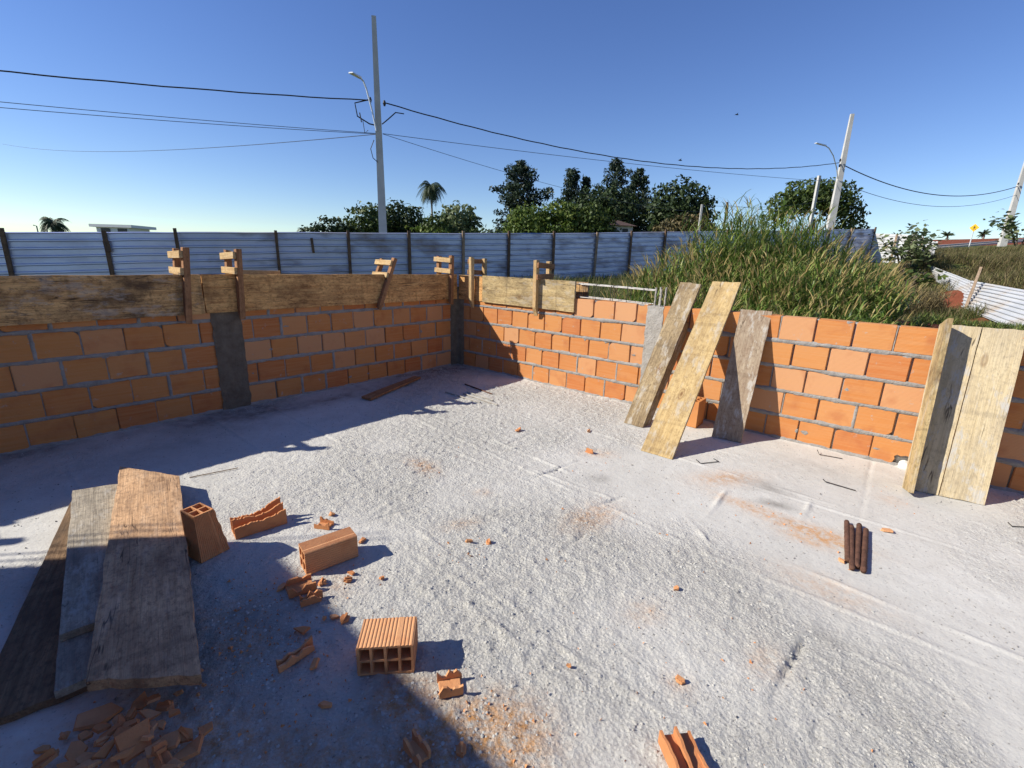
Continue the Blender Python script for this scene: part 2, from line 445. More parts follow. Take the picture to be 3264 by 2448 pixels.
_ctrl = []
for s in (-30, -16, -8, 0, 6, 12, 20, 28, 33):
    for nn in (0.0, -6.0, -25.0):
        p = F0 + FD * s + FN * nn; _ctrl.append((p[0], p[1], float(street_z(s))))
for s in (45, 57, 70, 85, 97, 120):
    for nn in (25.0, 8.0, -6.0, -30.0):
        p = F0 + FD * s + FN * nn; _ctrl.append((p[0], p[1], float(street_z(s))))
_ctrl += [(-5.5, 6.5, -0.15), (-3.6, 8.5, -0.1), (-1.0, 8.9, -0.02), (2.8, 5.7, 0.10), (5.1, 3.8, 0.12), (7.4, 1.9, 0.1), (10, 0, 0.1), (4, -6, -0.2), (-5, -6, -0.2), (-10, 0, -0.2),
          (1.6, 10.0, 0.42), (4.5, 8.5, 0.40), (6.4, 7.6, 0.62), (9.2, 9.1, 0.22), (11.1, 10.0, 0.12), (14.0, 14.3, 0.20), (17.3, 19.4, 0.90), (13.4, 12.2, 0.62), (15.6, 15.7, 0.95), (17.9, 20.2, 1.62), (12, 8.6, 0.45),
          (20.5, 22.0, 1.85), (24.8, 23.3, 2.13), (30.5, 28.8, 2.77), (23.2, 28.5, 1.95), (16, 8, 1.2), (24, 14, 2.0)]
_cp = np.array(_ctrl)
def _phi(r): return np.where(r > 1e-9, r * r * np.log(np.maximum(r, 1e-9)), 0.0)
_n = len(_cp)
_K = _phi(np.linalg.norm(_cp[:, None, :2] - _cp[None, :, :2], axis=2)) + np.eye(_n) * 0.02
_P = np.c_[np.ones(_n), _cp[:, :2]]
_sol = np.linalg.solve(np.block([[_K, _P], [_P.T, np.zeros((3, 3))]]), np.r_[_cp[:, 2], 0, 0, 0])
def ground_z(x, y):
    x = np.atleast_1d(np.asarray(x, float)); y = np.atleast_1d(np.asarray(y, float))
    sh = x.shape; xf, yf = x.ravel(), y.ravel()
    q = np.c_[xf, yf]
    out = np.empty(len(q))
    for i in range(0, len(q), 20000):
        b = q[i:i + 20000]
        out[i:i + 20000] = _phi(np.linalg.norm(b[:, None] - _cp[None, :, :2], axis=2)) @ _sol[:_n] + _sol[_n] + b @ _sol[_n + 1:]
    s = (q - F0) @ FD; far = street_z(s)
    nn = (q - F0) @ FN
    w = np.clip((np.hypot(xf, yf - 15) - 75) / 30, 0, 1)                     # far away: street slope only
    w = np.maximum(w, np.clip((-nn - 10) / 12, 0, 1)); w = np.maximum(w, np.clip((nn - 26) / 14, 0, 1))
    w = w * w * (3 - 2 * w)
    far = np.where(nn > 26, np.minimum(far, 2.5), far)
    z = np.clip(out, -0.6, 12) * (1 - w) + far * w
    # pit for the slab
    u = (xf - CX) * BX + (yf - CY) * BY; v = (xf - CX) * AX + (yf - CY) * AY
    dd = np.maximum(np.maximum(-0.35 - u, u - 9.6), np.maximum(-0.35 - v, v - 6.9))
    k = np.clip(dd / 0.5, 0, 1); k = k * k * (3 - 2 * k)
    z = z * k + (-0.35) * (1 - k)
    return z.reshape(sh)
def gz(x, y): return float(ground_z(x, y)[0])

def axis(near, far, step, growth):
    a = list(np.arange(-near, near + 1e-6, step)); d = step
    lo, hi = a[0], a[-1]; L = []; Hh = []
    while hi < far:
        d *= growth; hi += d; Hh.append(hi); lo -= d; L.append(lo)
    return np.array(L[::-1] + a + Hh)
_ax = axis(14, 2500, 0.3, 1.09) + 6; _ay = axis(14, 2500, 0.3, 1.09) + 9
_X, _Y = np.meshgrid(_ax, _ay, indexing='ij')
_Z = ground_z(_X, _Y)
_near = np.clip(1 - np.hypot(_X, _Y) / 120, 0, 1)
_Z = _Z + 0.05 * vnoise(_X, _Y, 0.8, 3) * _near
_nx, _ny = len(_ax), len(_ay)
_id = np.arange(_nx * _ny).reshape(_nx, _ny)
_F = np.stack([_id[:-1, :-1], _id[1:, :-1], _id[1:, 1:], _id[:-1, 1:]], -1).reshape(-1, 4)
_me = mesh_np('ground', np.stack([_X, _Y, _Z], -1).reshape(-1, 3), _F, True)
_s = (_X - F0[0]) * FD[0] + (_Y - F0[1]) * FD[1]; _nn = (_X - F0[0]) * FN[0] + (_Y - F0[1]) * FN[1]
_g = np.clip(0.75 + 0.25 * vnoise(_X, _Y, 0.25, 8), 0, 1)
_g -= 0.75 * np.exp(-((_X - 7.0) ** 2 + (_Y - 7.8) ** 2) / 5.0)
_g -= 0.5 * np.exp(-((_X - 14) ** 2 + (_Y - 14.6) ** 2) / 4.0)
_g = np.where((_s > 62) & (_nn > -60), 0.12, _g)                              # ploughed red field
_at = _me.attributes.new('green', 'FLOAT', 'POINT'); _at.data.foreach_set('value', _g.astype(np.float32).ravel())
tag(obj('ground', _me, M['terrain']), 'red earth ground partly grown over with grass', kind='structure')

# road behind the fence and its kerb
def strip(name, n0, n1, s0, s1, lift, mat, h=0.0, step=1.5):
    ss = np.arange(s0, s1 + 1e-6, step); vs = []; fs = []
    for s in ss:
        z0 = max(gz(*(F0 + FD * s + FN * n0)), gz(*(F0 + FD * s + FN * n1)), gz(*(F0 + FD * s + FN * (n0 + n1) / 2))) + lift
        for nn, zz in ((n0, z0 - 0.6), (n0, z0 + h), (n1, z0 + h), (n1, z0 - 0.6)):
            p = F0 + FD * s + FN * nn; vs.append((p[0], p[1], zz))
    for i in range(len(ss) - 1):
        for j in range(3):
            a = i * 4 + j; fs.append((a, a + 1, a + 5, a + 4))
    me = mesh_np(name, np.array(vs), fs)
    return tag(obj(name, me, mat), kind='structure')
strip('road', -7.6, -5.0, -60, 96, 0.012, M['asphalt'])
strip('kerb', -5.0, -4.7, -60, 96, 0.16, M['kerb'])
strip('kerb', -7.9, -7.6, -60, 96, 0.12, M['kerb'])

# ------------------------------------------------------------------ concrete slab (finely modelled top)
_du = 0.011
_u = np.arange(-0.115, 7.6, _du); _v = np.arange(-0.115, 6.3, _du)
_U, _V = np.meshgrid(_u, _v, indexing='ij')
_Xw = CX + BX * _U + AX * _V; _Yw = CY + BY * _U + AY * _V
_rough = np.clip(0.42 + 1.1 * vnoise(_Xw, _Yw, 1.1, 21) + 0.5 * vnoise(_Xw, _Yw, 3.1, 22), 0, 1)
# smoother trowelled zones and a coarse patch seen in the photograph
def blob(x, y, r, e=1.0, ang=0.0):
    dx, dy = _Xw - x, _Yw - y
    ca, sa = math.cos(ang), math.sin(ang)
    a = (dx * ca + dy * sa) / (r * e); b = (-dx * sa + dy * ca) / r
    return np.exp(-(a * a + b * b))
for x, y, r, k in ((0.2, 2.0, 0.55, 0.8), (-0.4, 3.2, 0.7, 0.7), (-0.35, 1.8, 0.35, 0.5), (0.9, 1.55, 0.25, 0.5), (-1.4, 2.7, 0.5, 0.5), (0.0, 4.6, 0.5, 0.5), (-0.85, 1.35, 0.4, 0.8), (-0.4, 1.05, 0.3, 0.6), (-1.2, 1.7, 0.3, 0.6)):
    _rough = np.clip(_rough + k * blob(x, y, r), 0, 1)
for x, y, r, k in ((2.3, 2.9, 0.9, 0.75), (0.55, 1.5, 0.3, 0.7), (1.4, 2.7, 0.5, 0.4), (0.9, 1.25, 0.25, 0.5), (0.3, 4.1, 0.35, 0.5), (1.9, 2.2, 0.4, 0.35)):
    _rough = np.clip(_rough - k * blob(x, y, r), 0, 1)
_h = 0.0014 * vnoise(_Xw, _Yw, 1.4, 1) + 0.0014 * vnoise(_Xw, _Yw, 6.0, 2)
_p = vnoise(_Xw, _Yw, 33, 4) + 0.7 * vnoise(_Xw, _Yw, 55, 5)
_h += _rough * 0.0040 * _p + 0.0008 * _p
_h += np.where(_p > 0.95, 0.0028 * _rough, 0)
def seam(x0, y0, x1, y1, depth, w=0.011, side=0.0):
    """narrow groove / ridge between two floor points; side: step left of the line"""
    global _h
    d = np.array([x1 - x0, y1 - y0]); L = np.hypot(*d); d /= L
    t = (_Xw - x0) * d[0] + (_Yw - y0) * d[1]; q = -(_Xw - x0) * d[1] + (_Yw - y0) * d[0]
    q = q + 0.004 * vnoise(t, t * 0, 6.0, int(abs(x0 * 1000)) % 97)
    w = min(w, 0.011)
    m = np.clip((t + 0.05) / 0.1, 0, 1) * np.clip((L + 0.05 - t) / 0.1, 0, 1)
    depth = depth * (1.9 if depth < 0 else 1.5)
    _h = _h + depth * m * np.exp(-(q / w) ** 2) * (0.6 + 0.5 * vnoise(t, q * 0, 9, 3))
    if side: _h = _h + side * m * np.clip(q / 0.02, 0, 1) * np.exp(-np.clip(q, 0, 9) / 0.25)
for a in ((0.875, 1.18, 1.187, 1.49, -0.010, 0.013, 0.004), (0.461, 2.389, 0.666, 2.514, -0.009, 0.010, 0.003), (0.251, 1.643, 0.44, 1.664, -0.010, 0.012, 0.005),
          (0.488, 3.048, 0.138, 2.732, -0.009, 0.010, 0.0), (-0.358, 1.523, -0.274, 1.633, -0.007, 0.010, 0.0), (-0.216, 1.652, 0.084, 1.373, 0.009, 0.016, 0.0),
          (-0.251, 3.517, 0.38, 2.887, 0.010, 0.02, 0.0), (0.056, 2.966, 0.628, 2.514, 0.008, 0.02, 0.0), (1.133, 2.343, 1.403, 2.668, 0.008, 0.015, 0.0),
          (1.019, 2.336, 1.041, 2.086, 0.008, 0.016, 0.0), (0.568, 1.522, 0.676, 1.674, 0.006, 0.013, 0.0), (0.533, 1.147, 0.621, 1.235, 0.006, 0.012, 0.0),
          (1.658, 2.325, 1.847, 2.529, 0.007, 0.014, 0.0), (-0.9, 3.9, 0.9, 2.1, 0.006, 0.025, 0.0), (0.2, 4.1, 2.0, 2.5, 0.005, 0.022, 0.0), (-1.2, 2.9, 0.3, 1.3, 0.005, 0.022, 0.0),
          (1.35, 1.95, 2.1, 1.25, 0.006, 0.02, 0.0), (-0.85, 2.12, -0.45, 2.42, -0.006, 0.01, 0.0), (1.19, 1.50, 1.75, 1.02, 0.006, 0.018, 0.0)):
    seam(*a)
# joints of the precast slab elements, parallel to the walls, showing through in places
for _vj in (0.62, 1.10, 1.58, 2.06, 2.54, 3.02, 3.50, 3.98, 4.46):
    _q = _V - _vj + 0.003 * vnoise(_U, _U * 0 + _vj, 4.0, 51)
    _m = np.clip(1.6 * vnoise(_U, _U * 0 + _vj * 3.7, 0.9, 52) + 0.35, 0, 1)
    _h = _h + 0.0045 * _m * np.exp(-(_q / 0.010) ** 2) - 0.0020 * _m * np.exp(-((_q - 0.022) / 0.010) ** 2)
for _uj in (1.25, 2.35, 3.45, 4.55, 5.65):
    _q = _U - _uj + 0.003 * vnoise(_V, _V * 0 + _uj, 4.0, 53)
    _m = np.clip(1.8 * vnoise(_V, _V * 0 + _uj * 2.9, 1.3, 54) + 0.05, 0, 1)
    _h = _h - 0.0060 * _m * np.exp(-(_q / 0.010) ** 2) + 0.0016 * _m * (_q > 0) * np.exp(-_q / 0.2)
# mortar droppings along the wall feet
_h += (0.010 + 0.010 * np.clip(vnoise(_Xw, _Yw, 9, 31), 0, 1)) * (np.exp(-np.clip(_U, 0, 9) / 0.03) + np.exp(-np.clip(_V, 0, 9) / 0.035))
_dust = np.zeros_like(_h)
for x, y, r, e, a, k in ((1.465, 2.839, 0.10, 2.2, 0.2, 0.8), (1.43, 2.48, 0.06, 3.0, -0.8, 0.8), (1.66, 2.22, 0.08, 2.6, -0.7, 0.95), (1.72, 2.15, 0.06, 1.5, -0.7, 0.9), (1.577, 2.13, 0.05, 2.4, -0.7, 0.6), (0.47, 2.3, 0.10, 1.8, 0.7, 0.75),
                         (1.436, 1.76, 0.10, 2, -0.7, 0.4), (0.576, 1.581, 0.06, 1.5, 0.5, 0.4), (-0.05, 1.10, 0.09, 1.6, 0.2, 0.9), (0.03, 1.07, 0.08, 1.3, 0, 0.9), (-0.15, 1.0, 0.10, 1.6, 0, 0.9), (-0.30, 1.15, 0.07, 1.8, 0.3, 0.7), (-0.10, 0.93, 0.12, 2, 0, 0.7),
                         (-0.35, 1.2, 0.08, 1.0, 0, 0.6), (-0.25, 2.19, 0.05, 2, 0.5, 0.5), (-0.60, 2.90, 0.07, 2, -0.8, 0.8), (-0.16, 2.55, 0.05, 1, 0, 0.4), (-0.94, 1.35, 0.10, 1.5, 0, 0.6), (-1.1, 1.5, 0.12, 1.5, 1, 0.45), (-0.55, 0.98, 0.09, 2, 0, 0.7), (-1.05, 1.0, 0.22, 1.5, 0, 0.6), (-0.78, 1.66, 0.10, 1.3, 0.6, 0.4), (0.60, 1.25, 0.05, 1, 0, 0.4),
                         (0.95, 1.35, 0.06, 1.5, 0.8, 0.4), (-0.84, 1.02, 0.1, 1.5, 0, 0.5), (0.67, 3.2, 0.08, 1.5, 0, 0.5), (2.4, 2.6, 0.08, 1, 0, 0.3)):
    _dust += k * blob(x, y, r, e, a)
_dust = np.clip(_dust, 0, 1)
_stain_dark = np.zeros_like(_h)
for x, y, r, e, a, k in ((1.70, 2.72, 0.10, 1.6, -0.5, 0.6), (1.62, 2.50, 0.05, 2.2, -0.6, 0.8), (-1.1, 5.1, 0.4, 1.6, 0.8, 0.5), (-0.8, 5.9, 0.30, 1.2, 0.2, 0.8), (-3.4, 2.95, 0.12, 2.2, 0.9, 0.9), (-2.3, 4.0, 0.18, 2.5, 0.9, 0.5), (0.60, 2.78, 0.07, 1.2, 0, 0.6), (2.2, 3.05, 0.15, 2.0, -0.6, 0.35), (-1.8, 4.35, 0.12, 4, 0.88, 0.7), (1.25, 1.47, 0.05, 2, -0.6, 0.25), (-1.0, 1.28, 0.18, 1.3, 0.4, 0.45), (-0.95, 1.5, 0.12, 1.5, 0.2, 0.5), (-0.75, 1.15, 0.10, 1.6, 0.2, 0.3), (-0.62, 0.97, 0.1, 2, 0, 0.4)):
    _stain_dark += k * blob(x, y, r, e, a)
_stain_dark += 0.55 * np.exp(-np.clip(_U, 0, 9) / 0.10) * (_V > 0) * (0.6 + 0.6 * vnoise(_Xw, _Yw, 2.0, 15))
_stain_dark += np.clip(0.42 + 0.5 * vnoise(_Xw, _Yw, 1.6, 16) + 0.3 * vnoise(_Xw, _Yw, 5.0, 17), 0, 1) * np.exp(-(np.clip(_U, 0, 9) / 0.75) ** 2)  # broad uneven band, darker towards the left wall
_stain_dark = np.clip(_stain_dark, 0, 1)
_nu, _nv = len(_u), len(_v)
_id = np.arange(_nu * _nv).reshape(_nu, _nv)
_F = np.stack([_id[:-1, :-1], _id[:-1, 1:], _id[1:, 1:], _id[1:, :-1]], -1).reshape(-1, 4)
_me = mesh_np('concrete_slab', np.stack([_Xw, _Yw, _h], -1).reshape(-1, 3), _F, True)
for nm, arr in (('dust', _dust), ('stain', _stain_dark), ('rough', _rough)):
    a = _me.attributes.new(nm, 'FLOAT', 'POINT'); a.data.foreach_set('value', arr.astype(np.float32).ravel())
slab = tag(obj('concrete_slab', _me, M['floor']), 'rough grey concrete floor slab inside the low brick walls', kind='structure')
# slab body and the part behind the camera
mb = MB()
def rbox(mb, u0, u1, v0, v1, z0, z1):
    p = [R(u0, v0), R(u0, v1), R(u1, v1), R(u1, v0)]
    mb.hexa([(q.x, q.y, z0) for q in p] + [(q.x, q.y, z1) for q in p])
rbox(mb, -0.30, 9.4, -0.30, 6.7, -0.40, -0.03)
mb.build('slab_body', M['kerb'], slab)
mb = MB(); rbox(mb, 7.58, 9.4, -0.1, 6.7, -0.028, -0.002); rbox(mb, -0.1, 7.58, 6.29, 6.7, -0.028, -0.002); mb.build('slab_edge', M['kerb'], slab)

# ------------------------------------------------------------------ brick walls
def brick_mesh(name, L, T, Hh, seed, chip=None):
    r = random.Random(seed)
    bm = bmesh.new()
    bmesh.ops.create_cube(bm, size=1.0)
    for v in bm.verts:
        v.co = Vector((v.co.x * L, v.co.y * T, v.co.z * Hh))
        v.co += Vector((r.uniform(-1, 1) * 0.0025, r.uniform(-1, 1) * 0.0015, r.uniform(-1, 1) * 0.0025))
    if chip:
        cv = [v for v in bm.verts if v.co.x * chip[0] > 0 and v.co.z * chip[1] > 0]
        bmesh.ops.bevel(bm, geom=[e for e in bm.edges if e.verts[0] in cv and e.verts[1] in cv], offset=0.035, segments=3, affect='EDGES', profile=0.35)
    bmesh.ops.bevel(bm, geom=bm.edges[:], offset=0.0045, segments=2, affect='EDGES', clamp_overlap=True)
    me = bpy.data.meshes.new(name); bm.to_mesh(me); bm.free()
    me.materials.append(M['brick'])
    return me
BT, BH = 0.115, 0.184
_bcache = {}
def get_brick(L, var):
    k = (round(L, 2), var)
    if k not in _bcache:
        chip = {3: (1, -1), 4: (-1, 1)}.get(var)
        _bcache[k] = brick_mesh('brick', L, BT, BH, hash(k) & 0xffff, chip)
    return _bcache[k]

def wall_matrix(which):
    m = Matrix.Identity(4)
    x = (AX, AY) if which == 'A' else (BX, BY)
    y = (BX, BY) if which == 'A' else (-AX, -AY)
    m[0][0], m[1][0] = x; m[0][1], m[1][1] = y; m[0][3], m[1][3] = CX, CY
    return m

COURSE = 0.205
def lay_wall(root, segs, yface, sg, mortar_bulge, head_fill, seed, skip=()):
    """segs: (s0, s1, pitch, gap, [one joint position for each course]); face at y=yface, body towards sg"""
    r = random.Random(seed)
    heads = []
    for s0, s1, pitch, gap, joints in segs:
        for c, j0 in enumerate(joints):
            js = [j0 + k * pitch for k in range(-60, 60) if s0 + 0.03 < j0 + k * pitch < s1 - 0.03]
            ed = [s0 - gap / 2 + 0.001] + js + [s1 + gap / 2 - 0.001]
            for a, b in zip(ed[:-1], ed[1:]):
                L = b - a - gap
                if L < 0.025: continue
                mid = (a + b) / 2
                if any(abs(mid - q[0]) < 0.08 and c == q[1] for q in skip): continue
                full = abs(L - (pitch - gap)) < 0.012
                var = r.choice([0, 1, 2, 0, 1, 2, 0, 1, 2, 3, 4])
                me = get_brick(pitch - gap, var) if full else get_brick(L, r.choice((0, 1)))
                o = bpy.data.objects.new('brick', me)
                link(o, root)
                o.location = (mid + r.uniform(-.0015, .0015), yface + sg * (BT / 2 + r.uniform(-0.003, 0.004)), c * COURSE + 0.012 + BH / 2 + r.uniform(-0.0015, 0.0015))
                o.rotation_euler = (r.uniform(-.008, .008), r.uniform(-.006, .006), r.uniform(-.010, .010))
            for j in js: heads.append((j, c, gap))
    # mortar: core + bed joints + head joints, one irregular mesh
    mb = MB()
    for s0, s1, *_ in segs:
        ya, yb = sorted((yface + sg * 0.016, yface + sg * (BT - 0.016)))
        mb.box(s0 + 0.002, s1 - 0.002, ya, yb, 0.003, 5 * COURSE - 0.012)
        for n in range(0, 5):
            z = n * COURSE + 0.002
            xs = np.arange(s0, s1, 0.013); xs[-1] = s1
            hh = 0.0110 + 0.0050 * vnoise(xs, xs * 0 + n * 7.7, 11, seed + n) + 0.004 * vnoise(xs, xs * 0 + n * 3.3, 45, seed + 20 + n)
            dz = 0.003 * vnoise(xs, xs * 0 + n * 5.1, 7, seed + 40 + n)
            bl = mortar_bulge * (0.35 + 0.65 * np.clip(vnoise(xs, xs * 0 + n, 8, seed + 60 + n) + 0.5 * vnoise(xs, xs * 0 + n, 37, seed + 80 + n), -0.4, 1.2))
            if n == 0: hh = hh + 0.004; bl = bl + 0.008
            for side in (0, 1):                      # room side and back side
                yf = yface if side == 0 else yface + sg * BT; s_ = sg if side == 0 else -sg
                base = len(mb.v)
                for i, x in enumerate(xs):
                    ext = 0.004 + max(0.0, bl[i]) * 0.5
                    for zz, yy in ((-hh[i] - ext, 0.004), (-hh[i], -0.0005 - bl[i] * 0.6), (0.15 * hh[i], -bl[i]), (hh[i], -0.0005 - bl[i] * 0.5), (hh[i] + ext, 0.004)):
                        mb.v.append((x, yf + s_ * yy, max(0.001, z + dz[i] + zz)))
                for i in range(len(xs) - 1):
                    for j in range(4):
                        a = base + i * 5 + j; mb.f.append((a, a + 1, a + 6, a + 5))
    for j, c, gap in heads:
        if r.random() > head_fill: continue
        z0, z1 = c * COURSE + 0.01, (c + 1) * COURSE - 0.006
        zz = np.linspace(z0, z1, 9)
        base = len(mb.v); fat = r.random() < 0.22
        for k, z in enumerate(zz):
            w = gap / 2 + 0.001 + (0.004 + 0.004 * r.random() if fat else 0.0)
            y = yface + sg * ((-0.002 - 0.003 * r.random()) if fat else (0.003 + 0.004 * r.random()))
            for dx, dy in ((-w, 0.006), (-w * 0.6, 0), (w * 0.6, 0), (w, 0.006)):
                mb.v.append((j + dx + 0.001 * math.sin(k * 2.1), y + sg * dy, z))
        for k in range(8):
            for q in range(3):
                a = base + k * 4 + q; mb.f.append((a, a + 1, a + 5, a + 4))
    for _ in range(int(60 * mortar_bulge / 0.008)):
        j, c, gap = r.choice(heads); z = c * COURSE + r.choice((0.002, 0.002, 0.1, 0.19)); x = j + r.uniform(-.05, .05)
        rx, rz = r.uniform(.010, .034), r.uniform(.008, .022); n = 11; base = len(mb.v)
        mb.v.append((x, yface - sg * 0.0042, z))
        for k in range(n):
            w = 6.283 * k / n; q = r.uniform(.6, 1.15)
            mb.v.append((x + rx * q * math.cos(w), yface + sg * 0.0015, max(0.002, z + rz * q * math.sin(w))))
        for k in range(n): mb.f.append((base, base + 1 + k, base + 1 + (k + 1) % n))
    me = mb.mesh('mortar')
    for p in me.polygons: p.use_smooth = True
    obj('mortar', me, M['mortar'], root)

def rough_column(name, s0, s1, ya, yb, z1, mat, root, seed, jag=0.008):
    ns, nz = 13, 60
    mb = MB(); r = random.Random(seed)
    def face(y, sgn):
        base = len(mb.v)
        for k in range(nz + 1):
            z = 0.001 + (z1 - 0.001) * k / nz
            for i in range(ns + 1):
                s = s0 + (s1 - s0) * i / ns
                e = jag * mnoise.noise(Vector((seed + (0 if i < ns / 2 else 9), z * 14, 0))) * (1 if i in (0, ns) else 0)
                b = 0.006 * mnoise.noise(Vector((s * 9, z * 9, seed))) + 0.004 * mnoise.noise(Vector((s * 30, z * 30, seed + 3)))
                mb.v.append((s + e + (jag * (1 if i == ns else -1) if i in (0, ns) else 0), y + sgn * (0.006 + b * (0 if i in (0, ns) else 1)), z))
        for k in range(nz):
            for i in range(ns):
                a = base + k * (ns + 1) + i
                q = (a, a + 1, a + ns + 2, a + ns + 1)
                mb.f.append(q if sgn < 0 else q[::-1])
    face(ya, -1); face(yb, 1)
    mb.box(s0, s1, ya + 0.004, yb - 0.004, 0.0005, z1 - 0.002)
    return obj(name, mb.mesh(name, True), mat, root)

# left wall (in shade)
wallA = empty('brick_wall', mat=wall_matrix('A'))
tag(wallA, 'shaded low brick wall on the left carrying long formwork boards', 'wall')
lay_wall(wallA, [(0.122, 2.658, 0.2545, 0.0125, [0.368, 0.266, 0.380, 0.265, 0.370]),
                 (2.872, 6.20, 0.2476, 0.0125, [3.117, 2.999, 3.116, 2.984, 3.124])], 0.0, -1, 0.004, 0.72, 11)
rough_column('concrete_column', 2.660, 2.870, -BT, 0.0, 1.0, M['damp_column'], wallA, 5, 0.014)

# right wall (sunlit)
wallB = empty('brick_wall', mat=wall_matrix('B'))
tag(wallB, 'sunlit low orange brick wall on the right with planks leaning on it', 'wall')
lay_wall(wallB, [(0.117, 2.655, 0.2400, 0.0085, [0.336, 0.461, 0.348, 0.473, 0.380]),
                 (2.800, 7.5, 0.2425, 0.0085, [3.800, 3.902, 3.783, 3.904, 3.784])], 0.0, 1, 0.011, 0.38, 23, skip=((4.645, 0),))
rough_column('concrete_column', 2.657, 2.798, 0.0, BT, 1.01, M['column'], wallB, 8, 0.012)
# corner column shared by both walls
cc = empty('corner_column', mat=wall_matrix('A'))
tag(cc, 'dark concrete column filling the inner corner between the two brick walls', 'column')
mb = MB()
_k = 40
for i in range(_k):
    z0, z1 = 0.001 + i * 1.0 / _k, 0.001 + (i + 1) * 1.0 / _k
pts = [(-BT, -BT), (0.1215, -BT), (0.1215, 0.001), (0.055, 0.007), (0.012, 0.014), (0.004, 0.05), (0.0, 0.1165), (-BT, 0.1165)]
vs = []; fs = []
for i in range(_k + 1):
    z = 0.001 + i * 1.0 / _k
    for j, (a, b) in enumerate(pts):
        q = 0.004 * mnoise.noise(Vector((j * 3.1, z * 11, 2.0))) if 1 < j < 7 else 0
        vs.append((a + q, b + q, z))
n_ = len(pts)
for i in range(_k):
    for j in range(n_):
        j2 = (j + 1) % n_
        fs.append((i * n_ + j, i * n_ + j2, (i + 1) * n_ + j2, (i + 1) * n_ + j))
fs.append(tuple(_k * n_ + j for j in range(n_)))
obj('column_shaft', mesh_np('column_shaft', np.array(vs), fs, True), M['damp_column'], cc)

# broken brick with the pipe behind, low in the right wall
bb = MB()
_prof = [(-0.115, 0.012), (0.010, 0.012), (0.022, 0.030), (0.030, 0.055), (0.024, 0.075), (0.040, 0.090), (0.062, 0.084), (0.085, 0.095), (0.115, 0.092), (0.115, 0.199), (-0.115, 0.199)]
vs = [(x, y, z) for y in (0.0, BT) for x, z in _prof]; n_ = len(_prof)
fs = [tuple(range(n_)), tuple(reversed(range(n_, 2 * n_)))] + [(i, i + n_, (i + 1) % n_ + n_, (i + 1) % n_) for i in range(n_)]
me = mesh_np('brick', np.array(vs), fs); bmx = bmesh.new(); bmx.from_mesh(me); bmesh.ops.recalc_face_normals(bmx, faces=bmx.faces[:]); bmx.to_mesh(me); bmx.free()
o = obj('brick', me, M['brick'], wallB); o.location = (4.642, 0.0, 0.0); o['label'] = 'dark orange brick with its lower right corner knocked out'
pp = MB(); pp.tube([R(4.733, 0.035, 0.018), R(4.733, -0.10, 0.03)], 0.034, 16)
tag(pp.build('pipe', M['pvc'], smooth=False), 'short white plastic pipe poking through the broken brick', 'pipe')

# tall finished wall further left, outside the picture, whose shadow falls across the slab
tw = MB()
for i in range(13):
    for a in np.arange(-0.05 + (0.12 if i % 2 else 0), 7.4, 0.2476):
        rb = [R(a, 6.225), R(a, 6.34), R(min(a + 0.236, 7.5), 6.34), R(min(a + 0.236, 7.5), 6.225)]
        tw.hexa([(q.x, q.y, i * 0.197 + 0.01) for q in rb] + [(q.x, q.y, i * 0.197 + 0.187) for q in rb])
tallw = empty('tall_brick_wall', R(-0.04, 6.28))
tag(tallw, 'taller brick wall at the open end of the slab, outside the view', 'wall')
o = tw.build('brick_courses', M['brick']); o.parent = tallw; o.matrix_parent_inverse = Matrix.Translation(tallw.location).inverted(); o['kind'] = 'stuff'
tw = MB(); rbox(tw, -0.045, 7.5, 6.232, 6.333, 0.0, 2.56)
o = tw.build('mortar', M['mortar']); o.parent = tallw; o.matrix_parent_inverse = Matrix.Translation(tallw.location).inverted()
tw = MB()
for du in (0.10, 0.17): tw.tube([R(-0.04 - du, 6.28, 0), R(-0.04 - du, 6.27, 1.6), R(-0.05 - du, 6.26, 3.0)], 0.006, 6)
o = tw.build('starter_rebar', M['rust']); o.parent = tallw; o.matrix_parent_inverse = Matrix.Translation(tallw.location).inverted()

